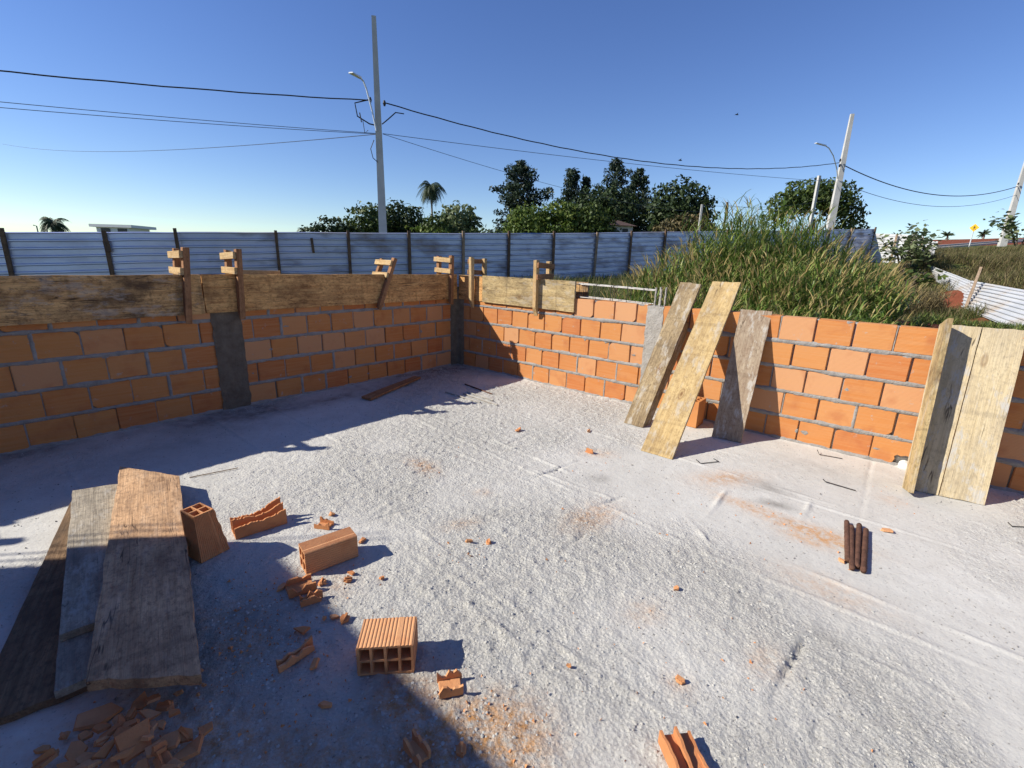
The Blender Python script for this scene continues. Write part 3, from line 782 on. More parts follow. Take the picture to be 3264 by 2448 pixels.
# ------------------------------------------------------------------ planks
def plank_mesh(name, qc, T, seed, nx=22, ny=6, rag=0.006, warp=0.004):
    """grain along x. qc: local xy of the corners b, c, d (a is the origin); top face z=0, thickness below"""
    (bx, by), (cx, cy), (dx, dy) = qc
    vs = []; fs = []
    def top(i, j):
        a, b = i / nx, j / ny
        x = bx * a * (1 - b) + cx * a * b + dx * (1 - a) * b
        y = by * a * (1 - b) + cy * a * b + dy * (1 - a) * b
        if i in (0, nx): x += rag * mnoise.noise(Vector((b * 7, seed, i))) + rag * 0.6 * mnoise.noise(Vector((b * 25, seed, i + 5)))
        if j in (0, ny): y += rag * 0.55 * mnoise.noise(Vector((a * 9, seed + 3, j))) + rag * 0.35 * mnoise.noise(Vector((a * 31, seed + 3, j)))
        z = warp * mnoise.noise(Vector((a * 2.2, b * 1.4, seed))) * (1 if 0 < i < nx else 0.7)
        return x, y, z
    for lay in (0, 1):
        for i in range(nx + 1):
            for j in range(ny + 1):
                x, y, z = top(i, j); vs.append((x, y, z - lay * T))
    N = (nx + 1) * (ny + 1); I = lambda l, i, j: l * N + i * (ny + 1) + j
    for i in range(nx):
        for j in range(ny):
            fs.append((I(0, i, j), I(0, i + 1, j), I(0, i + 1, j + 1), I(0, i, j + 1)))
            fs.append((I(1, i, j), I(1, i, j + 1), I(1, i + 1, j + 1), I(1, i + 1, j)))
        fs.append((I(0, i, 0), I(1, i, 0), I(1, i + 1, 0), I(0, i + 1, 0)))
        fs.append((I(0, i, ny), I(0, i + 1, ny), I(1, i + 1, ny), I(1, i, ny)))
    for j in range(ny):
        fs.append((I(0, 0, j), I(0, 0, j + 1), I(1, 0, j + 1), I(1, 0, j)))
        fs.append((I(0, nx, j), I(1, nx, j), I(1, nx, j + 1), I(0, nx, j + 1)))
    return mesh_np(name, np.array(vs), fs)

def quad_matrix(a, b, d):
    """frame: origin a, x towards b (length), y towards d (width)"""
    a, b, d = Vector(a), Vector(b), Vector(d)
    x = (b - a).normalized(); y = (d - a); y = (y - x * y.dot(x)).normalized(); z = x.cross(y)
    m = Matrix.Identity(4)
    for i in range(3): m[i][0], m[i][1], m[i][2], m[i][3] = x[i], y[i], z[i], a[i]
    return m

def plank(name, a, b, c, d, T, mat, seed, parent=None, **kw):
    """top face corners: a->b is one long edge, d->c the other; z up out of the visible face when x cross y points out"""
    a, b, c, d = map(Vector, (a, b, c, d))
    m = quad_matrix(a, b, d)
    mi = m.inverted(); qc = [tuple((mi @ q)[:2]) for q in (b, c, d)]
    me = plank_mesh(name, qc, T, seed, **kw)
    o = obj(name, me, mat)
    if parent is not None:
        o.parent = parent; o.matrix_parent_inverse = parent.matrix_world.inverted()
    o.matrix_world = m
    return o
def root_at(name, p):
    o = empty(name); o.matrix_world = Matrix.Translation(Vector(p)); return o
bpy.context.view_layer.update()

# planks leaning on the sunlit wall (visible face: x up the plank, y towards the left seen from the room)
def lean(bl, br, tr, tl):
    return (R(*br), R(*tr), R(*tl), R(*bl))
a = lean((2.785, 0.570, 0.004), (2.965, 0.578, 0.004), (3.078, -0.107, 1.230), (2.885, -0.122, 1.239))
p1 = root_at('angle_form', R(2.87, 0.57, 0))
bpy.context.view_layer.update()
plank('face_board', *a, 0.026, M['board_rough'], 3, p1, rag=0.010)
_xd = (a[1] - a[0]).normalized(); _nrm = _xd.cross((a[3] - a[0])).normalized()
_e = a[0] + (a[3] - a[0]).normalized() * 0.002
_f0 = _e - _nrm * 0.027; _f1 = _e + _xd * 1.03 - _nrm * 0.027
plank('side_board', _f0 - _nrm * 0.105, _f1 - _nrm * 0.105 + _xd * 0.05, _f1, _f0, 0.028, M['board_rough'], 4, p1)
tag(p1, 'rough two board angle form leaning on the wall, leftmost of the leaning planks', 'formwork')
a = lean((3.177, 1.064, 0.004), (3.421, 1.061, 0.004), (3.384, -0.214, 1.260), (3.147, -0.208, 1.2565))
tag(plank('leaning_plank', *a, 0.025, M['board_yellow'], 12, rag=0.007), 'long yellow plank leaning steeply on the brick wall', 'plank')
a = lean((3.485, 0.358, 0.004), (3.71, 0.337, 0.004), (3.704, -0.018, 1.046), (3.471, 0.003, 1.046))
tag(plank('leaning_plank', *a, 0.025, M['board_grey'], 17, rag=0.008), 'short greyish plank leaning against the brick wall right of the yellow plank', 'plank')

pf = root_at('channel_form', R(4.9, 0.40, 0))
bpy.context.view_layer.update()
a = lean((4.733, 0.425, 0.004), (4.909, 0.398, 0.004), (4.922, 0.010, 1.056), (4.721, 0.036, 1.0576))
plank('panel_board', *a, 0.025, M['board_pale'], 21, pf, rag=0.004)
_n1 = (a[1] - a[0]).cross(a[3] - a[0]).normalized(); _bl, _tl = Vector(a[3]), Vector(a[2])
b = lean((4.915, 0.397, 0.004), (5.125, 0.366, 0.004), (5.131, -0.022, 1.0555), (4.928, 0.009, 1.056))
plank('panel_board', *b, 0.025, M['board_pale'], 25, pf, rag=0.004)
_w = 0.155; _s = -(a[3] - a[0]).normalized()
_g0 = _bl + _n1 * 0.0; _g1 = _tl
o = plank('side_board', _g0 + _n1 * _w - Vector((0, 0, 0.02)), _g1 + _n1 * _w, _g1 + _n1 * 0.001, _g0 + _n1 * 0.001, 0.026, M['board_olive'], 28, pf, rag=0.006)
tag(pf, 'pale three board column form standing against the wall at the right edge', 'formwork')

# upright brick behind the yellow plank, built with the loose bricks below

# ------------------------------------------------------------------ formwork boards and clamps on the walls
def RA(s, y, z): return R(y, s, z)            # left wall: s along, y out into the room
def RB(s, y, z): return R(s, y, z)            # right wall: s along, y out into the room
def wall_board(name, f, s0, s1, z0a, z1a, z0b, z1b, yout, T, mat, seed, label, room_left, **kw):
    """board standing on edge on the wall; visible face at y=yout"""
    A = f(s0, yout, z0a); B = f(s1, yout, z0b); Cc = f(s1, yout, z1b); Dd = f(s0, yout, z1a)
    if room_left: o = plank(name, B, A, Dd, Cc, T, mat, seed, nx=40, **kw)
    else: o = plank(name, A, B, Cc, Dd, T, mat, seed, nx=40, **kw)
    return tag(o, label, 'board')
wall_board('formwork_board', RA, 2.925, 6.1, 0.882, 1.205, 0.872, 1.186, 0.032, 0.027, M['board_dirty'], 31, 'dirty dark formwork board on the left wall, its nearer length', True, rag=0.008)
wall_board('formwork_board', RA, 0.035, 2.915, 0.888, 1.200, 0.886, 1.206, 0.031, 0.026, M['board_brown'], 33, 'brown formwork board on the left wall running to the corner', True, rag=0.006)
wall_board('formwork_board', RB, 0.480, 1.832, 0.882, 1.203, 0.874, 1.199, 0.030, 0.026, M['board_olive'], 36, 'short yellowish formwork board with a knot on the sunlit wall', False, rag=0.006)
wall_board('formwork_board', RB, 0.035, 0.470, 0.885, 1.190, 0.885, 1.190, 0.010, 0.009, M['board_brown'], 38, 'dark short formwork board beside the inner corner', False, rag=0.004)
# boards on the back faces
def back_board(f, s0, s1, z0, z1, mat, seed, label, left):
    A, B, Cc, Dd = f(s0, -BT - 0.005, z0), f(s1, -BT - 0.005, z0), f(s1, -BT - 0.005, z1), f(s0, -BT - 0.005, z1)
    o = plank('formwork_board', *((B, A, Dd, Cc) if left else (A, B, Cc, Dd)), 0.026, mat, seed, nx=30)
    tag(o, label, 'board')
back_board(RA, -0.10, 6.1, 0.90, 1.192, M['board_dirty'], 41, 'outer formwork board behind the left wall top', True)
back_board(RB, -0.10, 1.90, 0.90, 1.188, M['board_dirty'], 42, 'outer formwork board behind the sunlit wall top', False)

def stick(mb, a, b, w, t, up, taper=0.0):
    """rectangular timber from a to b, width w across 'up', thickness t"""
    a, b = Vector(a), Vector(b); x = (b - a).normalized(); up = Vector(up)
    y = (up - x * up.dot(x)).normalized(); z = x.cross(y)
    def ring(p, k): return [p + y * (-w / 2 * k) + z * (-t / 2), p + y * (w / 2 * k) + z * (-t / 2), p + y * (w / 2 * k) + z * (t / 2), p + y * (-w / 2 * k) + z * (t / 2)]
    mb.hexa([tuple(q) for q in ring(a, 1)] + [tuple(q) for q in ring(b, 1 - taper)])

def timber(name, a, b, w, t, up, mat, parent, tip=0.0, seed=0):
    """own local frame so that the grain follows the stick"""
    a, b, up = Vector(a), Vector(b), Vector(up)
    m = quad_matrix(a, b, a + up)
    L = (b - a).length; r = random.Random(seed)
    bm = bmesh.new(); bmesh.ops.create_cube(bm, size=1)
    for v in bm.verts:
        v.co = Vector(((v.co.x + .5) * L, v.co.y * w, v.co.z * t)) + Vector((r.uniform(-.004, .004), r.uniform(-.002, .002), r.uniform(-.002, .002)))
    if tip:
        bmesh.ops.bisect_plane(bm, geom=bm.verts[:] + bm.edges[:] + bm.faces[:], plane_co=(L - tip, 0, 0), plane_no=(1, 0, 0))
        for v in bm.verts:
            if v.co.x > L - tip * 0.5: v.co.z *= 0.15; v.co.z += -t * 0.35
    bmesh.ops.bevel(bm, geom=bm.edges[:], offset=0.002, segments=1, affect='EDGES', clamp_overlap=True)
    me = bpy.data.meshes.new(name); bm.to_mesh(me); bm.free()
    o = obj(name, me, mat); o.parent = parent; o.matrix_parent_inverse = parent.matrix_world.inverted(); o.matrix_world = m
    return o

def clamp(f, s_top, s_tip, z_top, z_tip, side, label, mat, cmat, seed, tip=0.10, dz=0.0, wpost=0.062):
    """two posts either side of the wall joined by two cleats; side: on which side of the posts the cleats are nailed"""
    r = random.Random(seed)
    root = root_at('formwork_clamp', f(s_tip, 0.06, z_tip)); bpy.context.view_layer.update()
    along = (f(1, 0, 0) - f(0, 0, 0)).normalized(); out = (f(0, 1, 0) - f(0, 0, 0)).normalized()
    y0, y1 = 0.034 + 0.028, -BT - 0.032 - 0.028
    timber('post', f(s_top, y0, z_top), f(s_tip, y0 - 0.004, z_tip), 0.046, wpost * 0.85, along, mat, root, tip, seed)
    k = (s_tip - s_top) / (z_tip - z_top)
    timber('post', f(s_top, y1, z_top - 0.01 + dz), f(s_top + k * (0.86 - z_top), y1, 0.86), 0.046, wpost * 0.8, along, mat, root, 0, seed + 1)
    for zc, ext in ((z_top - 0.055, 0.05), (z_top - 0.185, 0.035)):
        s = s_top + k * (zc - z_top) + side * (0.023 + 0.013)
        a = f(s + 0.4 * k * 0, y0 + 0.02 + r.uniform(0, .015), zc + r.uniform(-.006, .006)); b = f(s, y1 - ext, zc + r.uniform(-.012, .012) + (0.35 * k * 0))
        up = Vector((0, 0, 1)) + along * (k * 0.9)
        timber('cleat', a, b, 0.056, 0.025, up, cmat, root, 0, seed + 3)
    return tag(root, label, 'clamp', 'timber clamps on the wall tops')
clamp(RA, 3.01, 3.065, 1.417, 0.812, 1, 'timber clamp on the left wall left of the dark column', M['clamp_red_shade'], M['clamp'], 51)
clamp(RA, 2.625, 2.658, 1.417, 0.820, 1, 'timber clamp on the left wall just above the dark column', M['clamp_red_shade'], M['clamp'], 55)
clamp(RA, 1.015, 1.254, 1.376, 0.824, 1, 'tilted timber clamp leaning to the left on the brown board', M['clamp_red_shade'], M['clamp'], 59, 0.02)
clamp(RA, 0.158, 0.169, 1.430, 0.825, 1, 'timber clamp on the left wall next to the corner', M['clamp_red_shade'], M['clamp'], 63, 0.03)
clamp(RB, 0.318, 0.322, 1.417, 0.793, -1, 'timber clamp on the sunlit wall next to the corner', M['clamp'], M['clamp_red_shade'], 67)
clamp(RB, 1.334, 1.339, 1.403, 0.787, 1, 'timber clamp over the short yellowish board on the sunlit wall', M['clamp'], M['clamp_red_shade'], 71)
clamp(RA, 4.20, 4.22, 1.415, 0.815, 1, 'timber clamp on the left wall outside the left edge of the view', M['clamp_red_shade'], M['clamp'], 75)
clamp(RA, 5.80, 5.82, 1.43, 0.815, 1, 'timber clamp at the far outer end of the left wall', M['clamp_red_shade'], M['clamp'], 79)
sc_r = root_at('scrap_lumber', RA(2.38, -0.15, 1.2)); bpy.context.view_layer.update()
timber('lath', RA(2.56, -0.135, 1.212), RA(2.20, -0.14, 1.206), 0.05, 0.022, (0, 0, 1), M['clamp'], sc_r, 0, 5)
tag(sc_r, 'pale scrap lath lying on top of the outer formwork board', 'lath')

# ------------------------------------------------------------------ rebar on the sunlit wall
tr = empty('rebar_cage', R(2.2, -0.05, 1.02)); bpy.context.view_layer.update()
def under(o, root):
    o.parent = root; o.matrix_parent_inverse = root.matrix_world.inverted(); return o
for y, z, s0, s1 in ((-0.025, 1.163, 1.76, 2.69), (-0.095, 1.168, 1.80, 2.68), (-0.022, 1.030, 1.86, 2.64), (-0.09, 1.034, 1.90, 2.66)):
    mb = MB(); mb.tube([R(s0, y, z + 0.006), R((s0 + s1) / 2, y, z), R(s1, y, z - 0.012)], 0.0050, 7)
    under(mb.build('longitudinal_bar', M['steel']), tr)
for s in (1.86, 2.03, 2.055, 2.23, 2.255, 2.41, 2.58):
    mb = MB(); mb.tube([R(s, -0.017, 1.024), R(s, -0.017, 1.171), R(s, -0.103, 1.174), R(s, -0.103, 1.026), R(s, -0.017, 1.024)], 0.0026, 5)
    under(mb.build('stirrup', M['wire']), tr)
tag(tr, 'steel rebar cage lying along the top of the sunlit wall', 'rebar')
stt = empty('starter_bars', R(2.73, -0.05, 1.0)); bpy.context.view_layer.update()
for s, y, h in ((2.700, -0.03, 1.182), (2.722, -0.085, 1.185), (2.752, -0.03, 1.165), (2.775, -0.085, 1.185)):
    mb = MB(); pts = []; rs = []
    for k in range(9):
        z = 0.995 + (h - 0.995) * k / 8
        pts.append(R(s + 0.002 * math.sin(k * 2 + s * 40), y, z)); rs.append(0.0075 + 0.0022 * abs(math.sin(k * 1.7 + s * 90)))
    mb.tube(pts, rs, 7); under(mb.build('bar', M['column']), stt)
tag(stt, 'four cement coated starter bars rising from the wall column', 'rebar')

# ------------------------------------------------------------------ loose hollow bricks
def hollow(L, W, Hh, cols, rows, top=None, t=0.0085, ridged=True, ends=None, seed=0, open_top=False, floor_t=None):
    """hollow brick: x along the holes, y width, z height. top(x, i) lowers the broken vertical webs"""
    mb = MB(); nseg = 34
    ys = [W * i / cols for i in range(cols + 1)]; zs = [Hh * i / rows for i in range(rows + 1)]
    e0 = (ends or (lambda y, z: 0.0))
    for i, y in enumerate(ys):
        y0 = min(max(y - t / 2, 0), W - t); y1 = y0 + t
        base = len(mb.v)
        for k in range(nseg + 1):
            x = L * k / nseg
            zt = Hh - (t if not open_top else 0) * 0.2
            if top: zt = min(zt, top(x / L, i))
            xx = x
            for yy, zz in ((y0, 0.0006), (y1, 0.0006), (y1, zt), (y0, zt)): mb.v.append((xx - (e0(yy, zz) if k == nseg else 0), yy, zz))
        for k in range(nseg):
            for q in range(4):
                a = base + k * 4 + q; b = base + k * 4 + (q + 1) % 4
                mb.f.append((a, b, b + 4, a + 4))
        mb.f.append(tuple(base + q for q in (3, 2, 1, 0))); mb.f.append(tuple(base + nseg * 4 + q for q in range(4)))
    for j, z in enumerate(zs):
        if open_top and j == rows: continue
        z0 = min(max(z - t / 2, 0.0), Hh - t); z1 = z0 + (floor_t if (floor_t and j == 0) else t)
        m = 44 if (ridged and j == rows) else 1
        xs = [0.0005, L * 0.5, L - 0.0005]
        base = len(mb.v); cols_ = m + 1
        for x in xs:
            for q in range(cols_):
                y = 0.001 + (W - 0.002) * q / m
                rz = z1 - (0.0024 if (m > 1 and (q % 3 == 0) and not (0.24 < q / m < 0.34)) else 0.0) + (0.0008 if j == rows else 0)
                if m == 1: rz = z1
                mb.v.append((x - (e0(y, rz) if x > L * 0.9 else 0), y, rz))
            for q in range(cols_):
                y = 0.001 + (W - 0.002) * q / m; mb.v.append((x - (e0(y, z0) if x > L * 0.9 else 0), y, z0))
        for i in range(len(xs) - 1):
            a0 = base + i * 2 * cols_; b0 = a0 + 2 * cols_
            for q in range(m):
                mb.f.append((a0 + q, b0 + q, b0 + q + 1, a0 + q + 1))
                mb.f.append((a0 + cols_ + q, a0 + cols_ + q + 1, b0 + cols_ + q + 1, b0 + cols_ + q))
        for base2, rev in ((base, 0), (base + (len(xs) - 1) * 2 * cols_, 1)):
            for q in range(m):
                f = (base2 + q, base2 + q + 1, base2 + cols_ + q + 1, base2 + cols_ + q); mb.f.append(f if not rev else f[::-1])
    if ridged:                                     # grooves on the two outer sides
        for y, sg in ((0.0, -1), (W, 1)):
            for k in range(9):
                z = 0.012 + (Hh - 0.024) * k / 8
                if top and any(top(x, 0 if sg < 0 else cols) < z + 0.006 for x in (0.05, 0.3, 0.5, 0.7, 0.95)): continue
                ya, yb = sorted((y + sg * 0.0002, y + sg * 0.0021)); mb.box(0.002, L - 0.003, ya, yb, z - 0.0026, z + 0.0026)
    me = mb.mesh('hollow_brick')
    bm = bmesh.new(); bm.from_mesh(me); bmesh.ops.recalc_face_normals(bm, faces=bm.faces[:]); bm.to_mesh(me); bm.free()
    return me
def place(name, me, x, y, z, yaw, label, cat, mat=None, rx=0.0, ry=0.0, group=None):
    o = obj(name, me, mat or M['clay'])
    o.matrix_world = Matrix.Translation((x, y, z)) @ Matrix.Rotation(yaw, 4, 'Z') @ Matrix.Rotation(ry, 4, 'Y') @ Matrix.Rotation(rx, 4, 'X')
    return tag(o, label, cat, group)
rag = lambda y, z: 0.012 + 0.010 * math.sin(y * 90 + z * 60) + 0.006 * math.sin(y * 260)
# eight-hole piece in front; holes face the camera
me = hollow(0.13, 0.188, 0.116, 4, 2)
o = place('hollow_brick', me, 0, 0, 0, 0, 'hollow brick piece lying with eight square holes facing the camera', 'brick')
o.matrix_world = Matrix.Translation((-0.309, 1.262, 0.002)) @ Matrix.Rotation(math.radians(6.3 + 90), 4, 'Z')
# half brick, four holes, lying
me = hollow(0.235, 0.095, 0.112, 2, 2, ridged=True)
place('hollow_brick', me, -0.890, 1.738, 0.002, math.radians(39.3), 'half hollow brick lying with four holes facing left', 'brick')
# half brick lying, top broken away in waves
def tp(a, i):
    base = (0.058, 0.075, 0.070)[i]
    return base + 0.008 * math.sin(a * 5 + i * 1.4) + 0.05 * max(0, a - 0.55) * (1.6 if i != 1 else 1.3) + 0.002 * math.sin(a * 23 + i) + 0.008 * mnoise.noise(Vector((a * 26, i * 5.0, 1.0)))
me = hollow(0.24, 0.105, 0.13, 2, 1, top=tp, open_top=True, ridged=False)
place('hollow_brick', me, -1.353, 1.988, 0.002, math.radians(41.3), 'hollow brick lying with its upper half broken off in waves', 'brick')
# half brick standing on end, four holes on top, sheared side
me = hollow(0.238, 0.108, 0.112, 2, 2, ridged=True)
for v in me.vertices:                                  # sheared: narrower at the top end
    k = v.co.x / 0.238
    v.co.y = 0.108 - (0.108 - v.co.y) * (1.22 - 0.42 * k) + 0.003 * math.sin(v.co.x * 80) * (1 - v.co.y / 0.108)
o = place('hollow_brick', me, 0, 0, 0, 0, 'half hollow brick standing on end beside the plank stack', 'brick')
_mx = Matrix.Identity(4)
_fr = Vector((0.06, 0.112, 0)).normalized(); _fl = Vector((-0.112, 0.06, 0)).normalized()
for i in range(3): _mx[i][0] = (0, 0, 1)[i]; _mx[i][1] = -_fr[i]; _mx[i][2] = -_fl[i]; _mx[i][3] = (Vector((-1.40, 1.80, 0.003)) + _fr * 0.108 + _fl * 0.112)[i]
o.matrix_world = _mx
# brick on end behind the yellow plank
me = hollow(0.238, 0.10, 0.188, 2, 3, ridged=False)
o = place('hollow_brick', me, 0, 0, 0, 0, 'hollow brick standing on end behind the yellow plank', 'brick', M['brick'])
_mx = Matrix.Identity(4); _p = R(3.215, 0.06, 0.004); _du_ = Vector((BX, BY, 0)); _dv_ = Vector((AX, AY, 0))
for i in range(3): _mx[i][0] = (0, 0, 1)[i]; _mx[i][1] = _du_[i]; _mx[i][2] = _dv_[i]; _mx[i][3] = _p[i]
o.matrix_world = _mx
# broken piece at the lower edge
def tp2(a, i): return (0.036, 0.046, 0.048)[i] + 0.008 * math.sin(a * 6 + i * 2.0) + 0.002 * math.sin(a * 31 + i)
me = hollow(0.22, 0.098, 0.10, 2, 1, top=tp2, open_top=True, ridged=False, floor_t=0.026)
o = place('hollow_brick', me, 0.592, 0.842, 0.002, math.radians(97), 'pale broken hollow brick shell at the lower edge of the view', 'brick')

# fragments -------------------------------------------------------
def shard_mesh(seed, size, flat=True, bent=False):
    r = random.Random(seed); n = r.randint(4, 6); t = 0.0095
    angs = sorted(r.uniform(0, 2 * math.pi) for _ in range(n))
    el = r.uniform(0.5, 0.85)
    prof = [(math.cos(a) * r.uniform(0.75, 1.1), math.sin(a) * r.uniform(0.75, 1.1) * el) for a in [2 * math.pi * (i + r.uniform(-.25, .25)) / n for i in range(n)]]
    mb = MB(); s = size / 2
    def lift(x): return (0.35 * s * abs(x) ** 1.5 if bent else 0.0)
    vs = [(x * s, y * s, lift(x)) for x, y in prof] + [(x * s * 0.93 + r.uniform(-.003, .003), y * s * 0.93 + r.uniform(-.003, .003), t + lift(x) + r.uniform(-.001, .001)) for x, y in prof]
    fs = [tuple(reversed(range(n))), tuple(range(n, 2 * n))] + [(i, (i + 1) % n, n + (i + 1) % n, n + i) for i in range(n)]
    mb.add(vs, fs)
    if not flat:                                       # stub of a web standing on the plate
        w = s * 0.75; h = s * r.uniform(0.35, 0.6)
        mb.hexa([(-w, -0.004, t * 0.6), (w, -0.004, t * 0.6), (w, 0.004, t * 0.6), (-w, 0.004, t * 0.6), (-w * 0.9, -0.004, t + h * r.uniform(.3, 1)), (w * 0.8, -0.004, t + h * r.uniform(.3, 1)), (w * 0.8, 0.004, t + h * r.uniform(.3, 1)), (-w * 0.9, 0.004, t + h)])
    return mb.mesh('brick_shard')
SH = {}
def shard(x, y, size, label, group=None, kind='flat', z=0.002, tilt=0.0, yaw=None, seed=0):
    key = (seed % 9, kind, round(size, 3))
    if key not in SH:
        SH[key] = shard_mesh(seed * 7 + 1, size, kind != 'web', kind == 'bent'); SH[key].materials.append(M['clay'])
    o = bpy.data.objects.new('brick_shard', SH[key]); link(o)
    r = random.Random(seed + 99)
    o.location = (x, y, z); o.rotation_euler = (tilt * r.uniform(-1, 1), tilt * r.uniform(-1, 1), yaw if yaw is not None else r.uniform(0, 6.28))
    return tag(o, label, 'shard', group)
def channel(x, y, yaw, L, W, label, seed, rx=0.0):
    """U-shaped fragment of a brick cell"""
    mb = MB(); r = random.Random(seed); t = 0.0085; n = 7
    hs = [[max(0.012, 0.03 + r.uniform(-.014, .016)) for _ in range(n)] for _ in range(2)]
    bot = [(0, t)]
    for (y0, hh) in ((0.0, hs[0]), (W - t, hs[1])):
        base = len(mb.v)
        for k in range(n):
            xx = L * k / (n - 1) + (r.uniform(-.006, .006) if k in (0, n - 1) else 0)
            for yy, zz in ((y0, 0.0), (y0 + t, 0.0), (y0 + t, hh[k]), (y0, hh[k])): mb.v.append((xx, yy, zz))
        for k in range(n - 1):
            for q in range(4): a = base + k * 4 + q; b = base + k * 4 + (q + 1) % 4; mb.f.append((a, b, b + 4, a + 4))
        mb.f.append(tuple(base + q for q in (3, 2, 1, 0))); mb.f.append(tuple(base + (n - 1) * 4 + q for q in range(4)))
    mb.hexa([(0.004, t * .9, 0.0005), (L - .006, t * .9, 0.0005), (L, W - t * .9, 0.0005), (0, W - t * .9, 0.0005), (0.002, t * .9, t), (L - .004, t * .9, t), (L - .003, W - t * .9, t), (0.003, W - t * .9, t)])
    me = mb.mesh('brick_shard'); bm = bmesh.new(); bm.from_mesh(me); bmesh.ops.recalc_face_normals(bm, faces=bm.faces[:]); bm.to_mesh(me); bm.free()
    return place('brick_shard', me, x, y, 0.003, yaw, label, 'shard', rx=rx)
channel(-0.205, 1.165, math.radians(14), 0.075, 0.068, 'sunlit channel shaped brick fragment right of the shadow edge', 1)
channel(-0.900, 1.590, math.radians(35), 0.105, 0.080, 'channel shaped brick fragment on the shadow edge below the half brick', 2, 0.06)
channel(-0.830, 1.545, math.radians(30), 0.085, 0.030, 'narrow tubular brick fragment under the channel shaped one', 3)
channel(-1.010, 2.105, math.radians(-8), 0.075, 0.055, 'jagged brown fragment standing between the half bricks', 4)
channel(-0.285, 1.005, math.radians(-42), 0.075, 0.042, 'small ridged brick fragment in the shadow near the lower edge', 6)
channel(-0.760, 1.245, math.radians(52), 0.125, 0.034, 'long thin brick splinter in the shadow left of the eight hole brick', 7)
LBL = [(-0.765, 1.425, 0.085, 'broad flat shard in the shadow above the long splinter', 'bent'), (-0.656, 1.278, 0.06, 'stubby shard right of the long splinter in the shadow', 'bent'), (-0.675, 1.497, 0.045, 'middle of three small shards left of the ridged brick', 'flat'), (-0.709, 1.489, 0.025, 'leftmost of three small shards left of the ridged brick', 'flat'), (-0.632, 1.491, 0.05, 'rightmost of three small shards left of the ridged brick', 'web'),
       (-0.960, 1.653, 0.055, 'blocky shard in the shadow below the standing half brick', 'flat'), (-0.801, 1.692, 0.055, 'curled shard sticking up at the shadow edge', 'web'), (-0.973, 2.239, 0.050, 'sunlit flat shard beyond the half bricks', 'bent'), (-0.725, 2.0, 0.055, 'shard against the far end of the lying half brick', 'bent'), (-0.561, 1.129, 0.045, 'square shard in the shadow left below the eight hole brick', 'flat'),
       (-0.695, 1.713, 0.045, 'sunlit curled chip right of the shadow edge', 'web'), (-0.693, 1.756, 0.04, 'sunlit chip beside the lying half brick shadow', 'bent'), (-0.553, 1.732, 0.032, 'lone pale chip in the sun above the ridged brick', 'flat'), (-0.117, 1.008, 0.045, 'orange lump at the shadow edge near the bottom', 'web'), (-0.195, 2.019, 0.045, 'left of two small sunlit chips on open concrete', 'web'), (-0.095, 2.020, 0.045, 'right of two small sunlit chips on open concrete', 'web'),
       (0.064, 3.615, 0.075, 'lone orange chip on the open floor far out', 'bent'), (0.662, 3.644, 0.07, 'upper chip before the leaning yellow plank', 'bent'), (0.600, 3.20, 0.08, 'lower chip before the leaning yellow plank', 'web'), (0.605, 1.257, 0.042, 'small pair-like chip on the open floor below centre', 'web'), (1.643, 1.954, 0.045, 'triangular chip at the left end of the steel pins', 'flat'), (2.091, 2.239, 0.07, 'thin chip right of the steel pins', 'flat'), (0.228, 1.305, 0.022, 'tiny brown pebble-like chip alone on the floor', 'flat'), (0.753, 1.72, 0.03, 'small chip near the floor centre', 'flat')]
for i, (x, y, s, l, k) in enumerate(LBL): shard(x, y, s, l, None, k, 0.004, 0.25, None, i * 3 + 2)
PILE = [(-1.228, 1.065, .15), (-1.122, 1.101, .065), (-1.086, 1.105, .06), (-1.041, 1.096, .07), (-1.059, 1.057, .075), (-0.979, 1.057, .065), (-1.14, 1.047, .06), (-1.112, 1.056, .05), (-1.073, 1.014, .085), (-1.196, 0.996, .05), (-1.12, 0.993, .085), (-1.116, 0.96, .05), (-1.188, 0.958, .09), (-1.084, 0.945, .08), (-1.021, 0.958, .13), (-1.019, 1.015, .07), (-0.991, 1.021, .05), (-0.99, 0.971, .05), (-0.944, 0.977, .11), (-0.912, 1.001, .07), (-0.859, 1.017, .06), (-0.869, 0.963, .12), (-0.961, 0.949, .06), (-0.937, 0.944, .06), (-1.133, 0.93, .07), (-1.156, 1.006, .06), (-1.121, 1.03, .05), (-1.267, 1.006, .04), (-1.067, 0.985, .10), (-0.997, 1.067, .03), (-1.038, 1.15, .03),
        (-1.24, 0.93, .08), (-1.15, 0.90, .08), (-1.05, 0.90, .1), (-0.96, 0.90, .09), (-0.88, 0.91, .07), (-1.30, 0.97, .05), (-1.02, 0.93, .08), (-1.10, 0.90, .09), (-0.92, 0.93, .08)]
for i, (x, y, s) in enumerate(PILE):
    s = s * 0.88 if i else s
    if i == 0:
        shard(x, y, s, 'largest flat shard at the upper left of the rubble heap', 'broken brick rubble heap', 'flat', 0.012, 0.15, 0.6, 5)
    else:
        d = math.hypot(x + 1.03, (y - 0.96) * 1.3)
        shard(x, y, s, 'broken brick shard in the rubble heap below the plank stack', 'broken brick rubble heap', ('flat', 'bent', 'flat', 'web')[i % 4], 0.006 + max(0, 0.045 - d * 0.16) + 0.008 * (i % 3), 0.45, None, i + 40)
